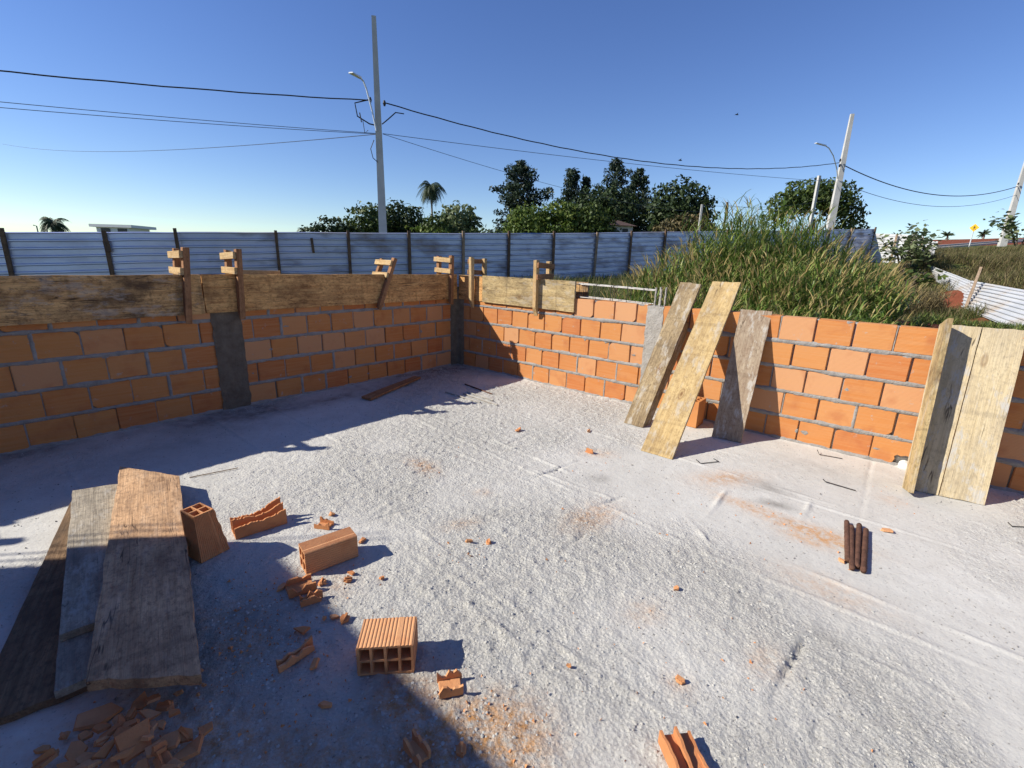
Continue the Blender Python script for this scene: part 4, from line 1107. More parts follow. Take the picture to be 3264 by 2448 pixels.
# crumbs nobody could count
mb = MB(); r = random.Random(5)
spots = [(-0.95, 1.30, .22, 110), (-0.98, 1.55, .16, 50), (-0.7, 1.1, .2, 50), (-0.8, 1.5, .25, 60), (-1.05, 1.0, .22, 60), (-0.95, 1.35, .18, 45), (-0.2, 1.95, .15, 26), (0.0, 1.08, .15, 40), (-0.3, 1.12, .15, 25), (-0.6, 2.9, .12, 22), (1.6, 2.2, .3, 22), (0.65, 3.2, .2, 14), (0.9, 1.35, .25, 16), (1.0, 2.0, 0.9, 30), (-0.2, 2.6, 0.9, 26), (2.4, 2.6, .3, 10), (-1.1, 1.6, .18, 26), (0.5, 1.3, .3, 12), (0.55, 0.98, .2, 10), (-0.72, 1.72, .1, 14)]
for x, y, rad, n in spots:
    for _ in range(n):
        px, py = x + r.gauss(0, rad * .6), y + r.gauss(0, rad * .6); s = r.uniform(0.0025, 0.008) * (1.5 if r.random() < .15 else 1)
        vs = [(px + r.uniform(-1, 1) * s, py + r.uniform(-1, 1) * s, 0.001 + r.uniform(-0.2, 0.3) * s) for _ in range(3)] + [(px + r.uniform(-.5, .5) * s, py + r.uniform(-.5, .5) * s, 0.003 + s * r.uniform(.5, 1))]
        mb.add(vs, [(0, 1, 2), (0, 3, 1), (1, 3, 2), (2, 3, 0)])
tag(mb.build('brick_crumbs', M['clay']), 'tiny orange brick crumbs scattered over the concrete floor', 'crumbs', kind='stuff')
mb = MB()
for _ in range(5200):                                   # loose grit
    u, v = r.uniform(0.05, 6.2), r.uniform(0.05, 5.6); p = R(u, v)
    if math.hypot(p.x, p.y) < 0.8: continue
    s = r.uniform(0.002, 0.006) * (1.7 if r.random() < .06 else 1)
    vs = [(p.x + r.uniform(-1, 1) * s, p.y + r.uniform(-1, 1) * s, 0.0 + r.uniform(-.2, .2) * s) for _ in range(4)] + [(p.x + r.uniform(-.5, .5) * s, p.y + r.uniform(-.5, .5) * s, 0.002 + s * r.uniform(.5, .9))]
    mb.add(vs, [(0, 1, 4), (1, 2, 4), (2, 3, 4), (3, 0, 4)])
tag(mb.build('grit', M['mortar']), 'loose grey cement grit on the concrete floor', 'grit', kind='stuff')
_rl = np.random.default_rng(77); _nl = 90000
_lu = _rl.uniform(0.02, 7.0, _nl); _lv = _rl.uniform(0.02, 6.0, _nl)
_iu = np.clip(((_lu + 0.115) / _du).round().astype(int), 0, _nu - 1); _iv = np.clip(((_lv + 0.115) / _du).round().astype(int), 0, _nv - 1)
_kp = _rl.random(_nl) < np.clip(_rough[_iu, _iv], 0, 1) ** 1.3 * 0.75
_lu, _lv, _iu, _iv = _lu[_kp], _lv[_kp], _iu[_kp], _iv[_kp]
_lx = CX + BX * _lu + AX * _lv; _ly = CY + BY * _lu + AY * _lv; _lz = _h[_iu, _iv]
_ok = (np.hypot(_lx, _ly) > 0.75); _lx, _ly, _lz = _lx[_ok], _ly[_ok], _lz[_ok]; _nl = len(_lx)
_sz = np.minimum(_rl.gamma(3.0, 0.0011, _nl) + 0.0016, 0.0085)
_an = _rl.uniform(0, 6.283, _nl); _LV = []
for k in range(5):
    w = _an + 6.283 * k / 5; q = _sz * _rl.uniform(0.7, 1.25, _nl)
    _LV.append(np.stack([_lx + q * np.cos(w), _ly + q * np.sin(w), _lz - 0.0015], 1))
_LV.append(np.stack([_lx + _sz * _rl.uniform(-.4, .4, _nl), _ly + _sz * _rl.uniform(-.4, .4, _nl), _lz + _sz * _rl.uniform(0.45, 0.95, _nl)], 1))
_LF = (np.arange(_nl) * 6)[:, None, None] + np.array([[k, (k + 1) % 5, 5] for k in range(5)])[None]
tag(obj('cement_lumps', mesh_np('cement_lumps', np.stack(_LV, 1).reshape(-1, 3), _LF.reshape(-1, 3)), M['lump']), 'coarse cement lumps roughening the concrete floor', 'cement', kind='stuff')

# ------------------------------------------------------------------ plank stack at the lower left
V = Vector
S4 = [V((-2.417, 2.251, .030)), V((-1.548, .999, .030)), V((-1.310, 1.178, .030)), V((-2.19, 2.42, .030))]
tag(plank('stacked_plank', S4[0], S4[1], S4[2], S4[3], 0.026, M['board_dark'], 61, rag=0.008), 'dark plank lowest in the stack, lying out to the left', 'plank')
_s2d = (V((-1.552, 1.298, 0)) - V((-2.442, 2.296, 0))).normalized(); _s2n = V((-_s2d.y, _s2d.x, 0))
def along(p, d, t, n=0.0, nn=None, z=None): q = V(p) + d * t + (nn * n if nn is not None else V((0, 0, 0))); q.z = z; return q
b0 = V((-1.89, 1.68, 0)); e3 = V((-1.382, 1.102, 0))
tag(plank('stacked_plank', along(e3, _s2d, -1.15, 0, None, .060), along(e3, _s2d, 0, 0, None, .060), along(e3, _s2d, 0, .26, _s2n, .060), along(e3, _s2d, -1.15, .26, _s2n, .060), 0.027, M['board_slate'], 63), 'grey plank in the stack showing only below the shorter plank end', 'plank')
b2 = V((-2.455, 2.310, 0)); e2 = V((-1.537, 1.286, 0))
tag(plank('stacked_plank', along(b2, _s2d, 0, 0, None, .066), along(e2, _s2d, 0, 0, None, .091), along(e2, _s2d, 0, .29, _s2n, .091), along(b2, _s2d, 0.07, .29, _s2n, .066), 0.028, M['board_slate'], 65, rag=0.008), 'weathered slate grey plank tucked under the widest plank of the stack', 'plank')
tag(plank('stacked_plank', V((-2.395, 2.563, .098)), V((-1.243, 1.075, .135)), V((-0.930, 1.118, .135)), V((-1.957, 2.462, .098)), 0.036, M['board_stack'], 67, rag=0.012, warp=0.008, nx=40, ny=10), 'widest cracked brown plank on top of the stack at lower left', 'plank')

# ------------------------------------------------------------------ other small things on the floor
def rod(name, pts, rad, mat, label, cat, group=None, k=7, ribs=False):
    mb = MB()
    if ribs:
        a, b = V(pts[0]), V(pts[1]); n = 40
        P = [a + (b - a) * (i / n) for i in range(n + 1)]
        mb.tube(P, [rad * (1.0 + (0.10 if i % 2 else 0) + random.uniform(-.05, .05)) for i in range(n + 1)], 9)
    else: mb.tube(pts, rad, k)
    return tag(mb.build(name, mat, smooth=ribs), label, cat, group)
for i, (a, b, l) in enumerate((((1.912, 2.305), (1.665, 1.946), 'leftmost of the four rusty steel pins on the floor'), ((1.905, 2.258), (1.643, 1.885), 'second from the left of the four rusty steel pins'), ((1.962, 2.276), (1.676, 1.899), 'third from the left of the four rusty steel pins'), ((1.962, 2.226), (1.684, 1.868), 'rightmost of the four rusty steel pins on the floor'))):
    rod('steel_pin', [(a[0], a[1], .015), (b[0], b[1], .015)], 0.0125, M['rust'], l, 'steel pin', 'four rusty steel pins', ribs=True)
tag(plank('floor_lath', V((-1.17, 5.285, .03)), V((-1.510, 4.395, .03)), V((-1.395, 4.325, .03)), V((-1.085, 5.245, .03)), 0.022, M['clamp_red_shade'], 71), 'reddish lath lying on the shaded floor near the corner', 'lath')
for a, b, l in (((-0.538, 5.048), (-0.207, 4.674), 'upper of the thin rods at the shadow edge near the corner'), ((-0.711, 4.706), (-0.311, 4.363), 'lowest thin rod, half in shadow near the corner'), ((-0.481, 4.730), (-0.190, 4.449), 'second thin rod from the top near the corner'), ((-0.514, 4.666), (-0.136, 4.297), 'long pale thin rod between its neighbours near the corner')):
    rod('thin_rod', [(a[0], a[1], .010), (b[0], b[1], .010)], 0.0075, M['rust'] if 'upper' in l else M['column'], l, 'rod', 'thin rods near the corner')
rod('bent_wire', [(1.37, 3.112, .012), (1.381, 3.057, .006), (1.532, 3.097, .008), (1.50, 3.12, .02)], 0.003, M['wire'], 'bent wire lying before the yellow plank foot', 'wire')
rod('bent_wire', [(2.392, 3.323, .03), (2.388, 3.285, .008), (2.523, 3.222, .006)], 0.0028, M['wire'], 'bent wire lying at the foot of the sunlit wall', 'wire')
rod('nail', [(2.118, 2.830, .02), (2.126, 2.815, .010), (2.252, 2.704, .006)], 0.0032, M['wire'], 'long nail lying on the floor left of the column form', 'nail')
rod('bent_wire', [(2.877, 2.355, .01), (2.866, 2.321, .006), (2.932, 2.318, .006), (3.0, 2.32, .02)], 0.003, M['wire'], 'bent wire at the right edge of the view', 'wire')
rod('thin_stick', [(-2.02, 2.62, .006), (-1.80, 2.77, .008)], 0.003, M['post_pale'], 'thin stick beyond the plank stack', 'stick')

# ------------------------------------------------------------------ sheet metal fence
def sheet_mesh(L, z_lo, z_hi, slope, pitch=0.2, depth=0.032, nx=6, seed=0):
    """ribbed sheet in the local xz plane (ribs horizontal, front towards -y)"""
    prof = []; z = z_lo; k = 0
    while z < z_hi - 1e-6:
        for dz, y in ((0.0, 0.0), (0.012, 0.0), (0.034, -depth), (0.064, -depth), (0.086, 0.0)):
            if z + dz < z_hi: prof.append((z + dz, y))
        z += pitch
    prof.append((z_hi, 0.0))
    r = random.Random(seed); vs = []; fs = []; m = len(prof)
    for i in range(nx + 1):
        x = L * i / nx
        for z, y in prof:
            vs.append((x, y + 0.022 * mnoise.noise(Vector((x * 1.1, z * 0.9, seed * 1.7))), z + slope * x + 0.014 * mnoise.noise(Vector((x * 0.8, seed, 3)))))
    for i in range(nx):
        for j in range(m - 1):
            a = i * m + j; fs.append((a, a + m, a + m + 1, a + 1))
    return mesh_np('sheet', np.array(vs), fs)
fence = empty('sheet_metal_fence', (F0[0], F0[1], gz(*F0))); bpy.context.view_layer.update()
tag(fence, 'long bluish corrugated sheet metal fence with timber posts behind the walls', 'fence')
PS = [(-14.0, 1.46), (-11.6, 1.58), (-10.3, 1.645), (-8.285, 1.748), (-6.246, 1.847), (-4.655, 1.930), (-2.121, 2.053), (0.0, 2.152), (2.025, 2.247), (4.042, 2.339), (5.937, 2.436), (7.983, 2.540), (10.063, 2.659), (11.975, 2.784), (13.978, 2.915), (16.017, 3.022), (18.1, 3.145), (20.2, 3.27), (22.3, 3.40), (24.5, 3.54), (26.7, 3.68), (28.904, 3.805), (31.529, 4.003)]
for i in range(len(PS) - 1):
    (s0, z0), (s1, z1) = PS[i], PS[i + 1]
    p = F0 + FD * s0; L = s1 - s0 + 0.06; sl = (z1 - z0) / (s1 - s0)
    m = Matrix.Identity(4)
    m[0][0], m[1][0] = FD; m[0][1], m[1][1] = -FN[0], -FN[1]; m[0][3], m[1][3] = p
    r = random.Random(i)
    mat = M['zinc_new'] if s1 < -4.0 else M['zinc_old']
    for lo, hi, dy in ((-1.06, 0.0, 0.0), (-2.08, -1.0, 0.012)):
        me = sheet_mesh(L, hi - 1.06 if lo > -1.5 else lo, hi, sl, 0.2, 0.040, 6, i * 2 + (lo < -1.5))
        o = obj('sheet', me, mat); o.parent = fence; o.matrix_parent_inverse = fence.matrix_world.inverted()
        mm = m.copy(); mm[2][3] = z0 + r.uniform(-.012, .012)
        off = V((-FN[0], -FN[1], 0)) * (dy + 0.004 * (i % 2)); mm.translation = mm.translation + off
        o.matrix_world = mm
for i, (s, z) in enumerate(PS):
    p = F0 + FD * s + FN * 0.075; g = gz(*p); r = random.Random(i + 3)
    lx = r.uniform(-.05, .05)
    t = timber('post', V((p[0] + FD[0] * lx, p[1] + FD[1] * lx, z + r.uniform(0.02, 0.10))), V((p[0], p[1], min(g, z - 2.05) - 0.2)), 0.085 + r.uniform(-.01, .02), 0.065, (FD[0], FD[1], 0), M['post_wood'] if i < 9 else (M['post_pale'] if i % 3 == 0 else M['post_wood']), fence, 0, i)
# short batten hanging on the fence
p = F0 + FD * -1.12 + FN * 0.06
timber('batten', V((p[0], p[1], 1.93)), V((p[0] + .03, p[1] + .01, 1.47)), 0.075, 0.03, (FD[0], FD[1], 0), M['post_wood'], fence, 0.06, 77)
p = F0 + FD * -6.246 + FN * 0.13
timber('batten', V((p[0], p[1], 1.62)), V((p[0] + .02, p[1], 1.33)), 0.13, 0.03, (FD[0], FD[1], 0), M['post_wood'], fence, 0.0, 78)

# bright side fence and the collapsed sheets on the bank
sf = empty('side_fence', (23, 29, 2.0)); bpy.context.view_layer.update()
tag(sf, 'bright white sheet metal fence piece at the end of the long fence', 'fence')
def sheet_at(parent, p0, p1, z_lo, z_hi, mat, seed, lean=0.0):
    p0, p1 = V(p0), V(p1); x = (p1 - p0).normalized(); y = V((0, 0, 1)).cross(x).normalized(); z = x.cross(y)
    m = Matrix.Identity(4)
    for i in range(3): m[i][0], m[i][1], m[i][2], m[i][3] = x[i], y[i], z[i], p0[i]
    o = obj('sheet', sheet_mesh((p1 - p0).length, z_lo, z_hi, 0, 0.2, 0.03, 6, seed), mat); o.parent = parent; o.matrix_parent_inverse = parent.matrix_world.inverted(); o.matrix_world = m @ Matrix.Rotation(lean, 4, 'X'); return o
sheet_at(sf, (22.42, 30.26, 3.72), (23.63, 27.97, 3.52), -0.98, 0.0, M['zinc_white'], 91)
sheet_at(sf, (22.42, 30.26, 2.74), (23.68, 27.93, 2.55), -1.0, 0.04, M['zinc_white'], 92)
sheet_at(sf, (23.64, 27.92, 3.19), (23.97, 27.35, 3.16), -1.15, 0.0, M['zinc_white'], 93)
for q, zt in (((23.55, 27.90), 3.35), ((22.95, 29.1), 3.60)):
    timber('post', V((q[0] - .06, q[1] - .06, zt)), V((q[0] - .16, q[1] - .16, 1.5)), 0.10, 0.06, (FN[0], FN[1], 0), M['post_pale'], sf, 0, 7)
cs = empty('collapsed_fence', (14.5, 14.5, 0.5)); bpy.context.view_layer.update()
tag(cs, 'collapsed whitish corrugated sheets lying down the grassy bank', 'fence')
def ribbed_quad(a, b, c, d, mat, seed, n=9, lift=0.06):
    """a->b upper edge, d->c lower edge; ribs run along a->b"""
    a, b, c, d = map(V, (a, b, c, d)); nrm = (b - a).cross(d - a).normalized()
    if nrm.z < 0: nrm = -nrm
    vs = []; fs = []; nx = 10; prof = []
    for k in range(n):
        for f, h in ((0.0, 0), (0.42, 0), (0.52, 1), (0.78, 1), (0.88, 0)): prof.append(((k + f) / n, h))
    prof.append((1.0, 0)); m = len(prof)
    for i in range(nx + 1):
        t = i / nx; A = a.lerp(b, t); D = d.lerp(c, t)
        for q, h in prof:
            vs.append(tuple(A.lerp(D, q) + nrm * (lift + h * 0.045 + 0.05 * mnoise.noise(Vector((t * 3, q * 2, seed))))))
    for i in range(nx):
        for j in range(m - 1): x = i * m + j; fs.append((x, x + 1, x + m + 1, x + m))
    o = obj('sheet', mesh_np('sheet', np.array(vs), fs), mat); o.parent = cs; o.matrix_parent_inverse = cs.matrix_world.inverted(); return o
ribbed_quad((18.3, 21.6, 1.88), (15.45, 15.85, 1.12), (13.95, 14.33, .36), (17.25, 19.3, 0.98), M['zinc_white'], 1)
ribbed_quad((15.55, 16.0, 1.16), (11.2, 8.9, .90), (9.3, 7.9, .24), (14.0, 14.45, .34), M['zinc_white'], 2)
timber('post', V((13.45, 13.85, .36)), V((14.75, 15.05, 1.60)), 0.085, 0.07, (0, 0, 1), M['post_pale'], cs, 0, 9)

# ------------------------------------------------------------------ power poles, lamps, cables
def pole(x, y, z0, z1, w0, w1, yaw, label, panels=True, mat=None):
    root = empty('power_pole', (x, y, z0)); bpy.context.view_layer.update()
    bm = bmesh.new(); n = 16
    rings = []
    for i in range(n + 1):
        k = i / n; w = (w0 + (w1 - w0) * k) / 2; d = w * 0.75
        rings.append([bm.verts.new((sx * w, sy * d, (z1 - z0) * k)) for sx, sy in ((-1, -1), (1, -1), (1, 1), (-1, 1))])
    sides = []
    for i in range(n):
        for j in range(4):
            f = bm.faces.new((rings[i][j], rings[i][(j + 1) % 4], rings[i + 1][(j + 1) % 4], rings[i + 1][j]))
            if j in (1, 3) and i < n * 0.55: sides.append(f)
    bm.faces.new(rings[-1]); bm.faces.new(rings[0][::-1])
    if panels:
        ret = bmesh.ops.inset_individual(bm, faces=sides, thickness=0.05, depth=-0.05)
    bmesh.ops.recalc_face_normals(bm, faces=bm.faces[:])
    me = bpy.data.meshes.new('shaft'); bm.to_mesh(me); bm.free()
    o = obj('shaft', me, mat or M['pole'], root); o.rotation_euler = (0, 0, yaw)
    tag(root, label, 'pole'); return root
def lamp_arm(root, pts, head, name='street_lamp'):
    mb = MB(); mb.tube(pts, 0.028, 7); arm = mb.build('lamp_arm', M['lamp']); under(arm, root); bpy.context.view_layer.update()
    a, b = V(head[0]), V(head[1]); mb = MB(); d = (b - a).normalized(); s = d.cross(V((0, 0, 1))).normalized()
    for w, t in ((0.09, 0.035),):
        mb.hexa([tuple(a - s * w * .5 - V((0, 0, t))), tuple(a + s * w * .5 - V((0, 0, t))), tuple(b + s * w - V((0, 0, t * .6))), tuple(b - s * w - V((0, 0, t * .6))), tuple(a - s * w * .4 + V((0, 0, t))), tuple(a + s * w * .4 + V((0, 0, t))), tuple(b + s * w * .8 + V((0, 0, t * .4))), tuple(b - s * w * .8 + V((0, 0, t * .4)))])
    under(mb.build('lamp_head', M['lamp']), arm)
def fittings(root, pts):
    mb = MB()
    for p in pts: p = V(p); mb.tube([p - V((0, 0, .09)), p, p + V((0, 0, .09))], [.03, .06, .03], 8)
    under(mb.build('insulator', M['cable']), root)
_yaw = math.atan2(FD[1], FD[0])
pl1 = pole(-5.06, 18.2, 0.0, 9.30, 0.34, 0.15, 0.25, 'nearest tall concrete power pole just behind the fence, left of centre')
fittings(pl1, [(-5.30, 18.15, 6.75), (-4.80, 18.15, 6.66)])
lamp_arm(pl1, [(-5.10, 18.05, 5.75), (-5.20, 18.0, 6.35), (-5.36, 17.95, 7.05), (-5.43, 17.9, 7.25), (-5.52, 17.8, 7.33)], ((-5.50, 17.85, 7.33), (-5.66, 17.3, 7.30)))
mb = MB()
mb.tube([(-5.35, 18.1, 6.74), (-5.8, 18.0, 6.60), (-5.75, 18.05, 6.2), (-5.35, 18.1, 5.98), (-5.15, 18.15, 5.95)], 0.022, 6)
mb.tube([(-4.9, 18.1, 5.98), (-4.7, 18.15, 6.15), (-4.45, 18.3, 6.42), (-4.2, 18.5, 6.44)], 0.020, 6)
mb.tube([(-5.55, 18.0, 6.05), (-5.5, 18.0, 5.65), (-5.38, 18.0, 5.75)], 0.012, 5); mb.tube([(-5.65, 18.0, 6.3), (-5.6, 18.0, 6.0)], 0.02, 5)
mb.tube([(-5.2, 18.05, 5.45), (-5.32, 18.0, 5.15), (-5.25, 18.0, 4.85), (-5.1, 18.05, 4.72)], 0.014, 5)
under(mb.build('cable_loops', M['cable']), pl1)
pl2 = pole(20.06, 31.0, 1.7, 10.55, 0.46, 0.19, -0.15, 'concrete power pole with a street lamp rising behind the tall grass')
fittings(pl2, [(19.75, 30.8, 7.95), (19.78, 30.8, 7.65)])
lamp_arm(pl2, [(19.85, 30.85, 6.9), (19.5, 30.6, 7.45), (18.9, 30.2, 8.05), (18.4, 29.95, 8.4), (18.05, 29.8, 8.5)], ((18.1, 29.8, 8.50), (17.3, 29.5, 8.55)))
pl3 = pole(44.45, 44.0, 3.2, 12.2, 0.55, 0.22, -0.3, 'concrete power pole at the right edge beside the road')
fittings(pl3, [(44.1, 43.8, 9.25)])
pole(21.8, 36.0, 1.9, 8.0, 0.24, 0.20, 0.3, 'short plain white pole standing just left of the lamp pole', False)
pole(16.3, 38.0, 1.6, 6.3, 0.16, 0.13, 0.0, 'thin dark wooden utility post beyond the fence', False, M['post_wood'])
pole(17.0, 45.0, 1.8, 6.95, 0.20, 0.16, 0.0, 'thin grey utility post beside the round tree', False)

def cable(a, b, sagc, rad, mat, label, n=40, wob=0.0):
    a, b = V(a), V(b); pts = []
    for i in range(n + 1):
        k = i / n; p = a.lerp(b, k); p.z -= 4 * sagc * k * (1 - k); p.z += wob * math.sin(i * 1.9); pts.append(p)
    mb = MB(); mb.tube(pts, rad, 5); return tag(mb.build('overhead_cable', mat), label, 'cable')
cable((-4.75, 18.2, 6.68), (19.8, 30.9, 7.83), 1.05, 0.021, M['cable'], 'thick twisted power cable sagging between the two nearest poles', 60, 0.008)
cable((-5.3, 18.15, 6.74), (-29, 5.7, 5.6), 0.51, 0.020, M['cable'], 'thick twisted power cable running left from the nearest pole', 40, 0.008)
cable((20.2, 31.1, 7.75), (44.2, 43.9, 9.05), 1.25, 0.030, M['cable'], 'thick power cable between the lamp pole and the right edge pole')
cable((-4.92, 18.2, 5.70), (19.9, 31, 6.75), 0.16, 0.010, M['thin_cable'], 'thin cable rising straight between the two nearest poles')
cable((-4.92, 18.2, 5.69), (16.9, 45, 6.3), 0.55, 0.009, M['thin_cable'], 'thin cable dropping from the nearest pole behind the pines')
cable((-5.1, 18.2, 5.70), (-29, 5.7, 4.8), 0.28, 0.009, M['thin_cable'], 'upper thin cable going left from the nearest pole')
cable((-5.1, 18.2, 5.68), (-29, 5.7, 4.6), 0.335, 0.009, M['thin_cable'], 'lower thin cable going left from the nearest pole')
cable((-5.1, 18.2, 5.68), (-62, 60, 13.3), 0.7, 0.013, M['thin_cable'], 'thin cable crossing away to the distant left')
cable((20.1, 31, 6.75), (44.3, 43.9, 8.35), 1.2, 0.016, M['thin_cable'], 'thin cable below the thick one on the right')
cable((16.3, 38, 6.1), (21.8, 36, 5.6), 0.15, 0.011, M['thin_cable'], 'short thin cable between the wooden post and the white pole')
cable((17.0, 45, 6.9), (40.0, 60, 10.2), 0.6, 0.014, M['thin_cable'], 'faint thin cable behind the umbrella shaped tree')

# road sign
sg = empty('road_sign', (39.6, 42.0, 3.3)); bpy.context.view_layer.update()
mb = MB(); mb.tube([(39.6, 42, 2.6), (39.62, 42, 5.62)], 0.04, 8); under(mb.build('post', M['lamp']), sg)
_tc = V((-39.6, -42, 0)).normalized(); _sd = V((-_tc.y, _tc.x, 0)); _pc = V((39.62, 42, 5.32)) + _tc * 0.06
def plate(h, t, off, mat, nm, pts):
    mb = MB(); n = len(pts); c0 = _pc + _tc * off
    vs = [tuple(c0 + _sd * x * h + V((0, 0, y * h)) + _tc * q) for q in (0.0, t) for x, y in pts]
    mb.add(vs, [tuple(reversed(range(n))), tuple(range(n, 2 * n))] + [(i, (i + 1) % n, n + (i + 1) % n, n + i) for i in range(n)])
    me = mb.mesh(nm); bm = bmesh.new(); bm.from_mesh(me); bmesh.ops.recalc_face_normals(bm, faces=bm.faces[:]); bm.to_mesh(me); bm.free()
    return under(obj(nm, me, mat), sg)
_plt = plate(0.32, 0.02, 0.0, M['sign'], 'plate', [(-1, 0), (0, -1), (1, 0), (0, 1)]); bpy.context.view_layer.update()
for pts in ([(-.06, .35), (.06, .35), (.1, .45), (0, .55), (-.1, .45)], [(-.10, .30), (.10, .30), (.08, -.05), (-.08, -.05)], [(.08, .28), (.34, .05), (.28, 0), (.04, .18)], [(-.08, .28), (-.32, .10), (-.27, .03), (-.04, .18)], [(.0, -.02), (.10, -.02), (.30, -.42), (.18, -.46)], [(-.10, -.02), (0, -.02), (-.16, -.46), (-.28, -.42)], [(-.46, -.46), (-.34, -.46), (-.30, -.58), (-.40, -.58)], [(-.06, -.5), (.06, -.5), (.06, -.62), (-.06, -.62)], [(.32, -.46), (.44, -.46), (.38, -.58), (.28, -.58)]):
    under(plate(0.31, 0.006, 0.022, M['black'], 'pictogram', pts), _plt)
tag(sg, 'yellow diamond pedestrian crossing sign beside the road on the right', 'sign')

# birds
for i, (x, y, z, l) in enumerate(((22.0, 52.0, 16.4, 'higher small dark bird in the sky left of the lamp pole'), (15.5, 48.0, 11.2, 'lower small dark bird near the cable'))):
    mb = MB()
    mb.tube([(x - .18, y, z), (x - .06, y, z + .01), (x + .08, y, z), (x + .2, y, z - .01)], [.01, .05, .05, .01], 6)
    mb.add([(x - .06, y, z + .03), (x + .08, y, z + .03), (x + .02, y - .25, z + .14), (x - .1, y - .5, z + .05)], [(0, 1, 2, 3)]); mb.add([(x - .06, y, z + .03), (x + .08, y, z + .03), (x + .02, y + .25, z + .14), (x - .1, y + .5, z + .05)], [(0, 1, 2, 3)])
    tag(mb.build('bird', M['black']), l, 'bird')

# ------------------------------------------------------------------ foliage tools
def leaf_cloud(P, N, size, aspect=0.6, jitter=0.7, seed=0, fold=True):
    """P points (n,3), N outward normals; rhombic leaf faces"""
    r = np.random.default_rng(seed); n = len(P)
    nr = N + r.normal(0, jitter, (n, 3)); nr /= np.linalg.norm(nr, axis=1)[:, None] + 1e-9
    t = r.normal(0, 1, (n, 3)); t[:, 2] -= 0.4
    t -= nr * np.sum(t * nr, 1)[:, None]; t /= np.linalg.norm(t, axis=1)[:, None] + 1e-9
    b = np.cross(nr, t); s = (np.asarray(size) * r.uniform(0.6, 1.4, n))[:, None]
    v = np.stack([P - t * s * .5, P + b * s * aspect * .5 + nr * s * .08, P + t * s * .5, P - b * s * aspect * .5 + nr * s * .08], 1).reshape(-1, 3)
    f = np.arange(4 * n).reshape(n, 4)
    return v, f
def blobs(lobes, n, seed, shell=0.75, gap=0.0):
    """sample points in lobes (cx,cy,cz,rx,ry,rz)"""
    r = np.random.default_rng(seed); L = np.array(lobes, float)
    w = (L[:, 3] * L[:, 4] + L[:, 4] * L[:, 5] + L[:, 3] * L[:, 5]); w /= w.sum()
    k = r.choice(len(L), n, p=w); d = r.normal(0, 1, (n, 3)); d /= np.linalg.norm(d, axis=1)[:, None]
    rad = np.where(r.random(n) < shell, r.uniform(0.82, 1.05, n), r.uniform(0.2, 0.9, n))
    bump = 1 + 0.16 * np.sin(d[:, 0] * 9 + k) * np.sin(d[:, 1] * 8 + 2 * k) + 0.12 * np.sin(d[:, 2] * 13 + k * 3)
    P = L[k, :3] + d * L[k, 3:6] * (rad * bump)[:, None]
    if gap:
        keep = vnoise(P[:, 0] + P[:, 2] * .7, P[:, 1] + P[:, 2], gap, seed) > -0.5
        P, d = P[keep], d[keep]
    return P, d
def trunk(mb, x, y, z0, z1, r0, r1, lean=(0, 0), k=7):
    pts = []; rs = []
    for i in range(6):
        t = i / 5; pts.append((x + lean[0] * t + 0.05 * math.sin(i * 2.3), y + lean[1] * t, z0 + (z1 - z0) * t)); rs.append(r0 + (r1 - r0) * t)
    mb.tube(pts, rs, k)
def tree(name, x, y, lobes, n, leaf, size, label, cat='tree', tr=(0.22, 0.08), limbs=(), seed=0, gap=0.35, aspect=0.6, ztop=None, shell=0.75, sc=1.12, sz=1.05):
    g = gz(x, y); root = empty(name, (x, y, g)); bpy.context.view_layer.update()
    P, N = blobs([(x + a, y + b, c, d * 1.25 * sc, e * 1.2, f * 1.22 * sz) for a, b, c, d, e, f in lobes], int(n * 2.6), seed, shell, gap)
    v, f = leaf_cloud(P, N, size * 1.3, aspect, 0.75, seed)
    under(obj('crown', mesh_np('crown', v, f), leaf), root)
    mb = MB(); trunk(mb, x, y, g - 0.3, (ztop if ztop else lobes[0][2]), tr[0], tr[1])
    for l in limbs: mb.tube([(x + p[0], y + p[1], p[2]) for p in l], [0.10, 0.07, 0.04][:len(l)] if len(l) <= 3 else [0.1] * len(l), 5)
    under(mb.build('trunk', M['bark'], smooth=True), root)
    return tag(root, label, cat)
def pine(x, y, ztop, w, label, seed, n=2600, bare=0.12):
    g = gz(x, y); root = empty('pine_tree', (x, y, g)); bpy.context.view_layer.update()
    r = random.Random(seed); lobes = []; mb = MB(); H0 = ztop - g
    mb.tube([(x, y, g - .3), (x + .05, y, g + H0 * .5), (x, y, ztop - .2)], [.22, .13, .02], 6)
    tiers = 15
    for i in range(tiers):
        k = bare + (1 - bare) * i / (tiers - 1); z = g + H0 * k
        rad = w / 2 * 1.45 * (1.05 - k) ** 0.6 * r.uniform(0.6, 1.2)
        m = r.randint(4, 6); a0 = r.uniform(0, 6.28)
        for j in range(m):
            a = a0 + 6.283 * j / m + r.uniform(-.4, .4); q = rad * r.uniform(0.6, 1.1)
            ex, ey, ez = x + math.cos(a) * q, y + math.sin(a) * q, z + 0.25 * q + r.uniform(-.1, .2)
            mb.tube([(x, y, z), (ex, ey, ez)], [.04, .015], 4)
            for t in (0.45, 0.75, 1.0): lobes.append((x + (ex - x) * t, y + (ey - y) * t, z + (ez - z) * t + .1, .34 + .17 * q * (1.1 - .4 * t), .34 + .17 * q * (1.1 - .4 * t), .42))
    lobes.append((x, y, ztop - .25, .18, .18, .4))
    P, N = blobs(lobes, int(n * 2.6), seed, 0.5, 0); v, f = leaf_cloud(P, N, 0.46, 0.42, 1.0, seed)
    under(obj('crown', mesh_np('crown', v, f), M['needle']), root); under(mb.build('trunk', M['bark']), root)
    return tag(root, label, 'tree')
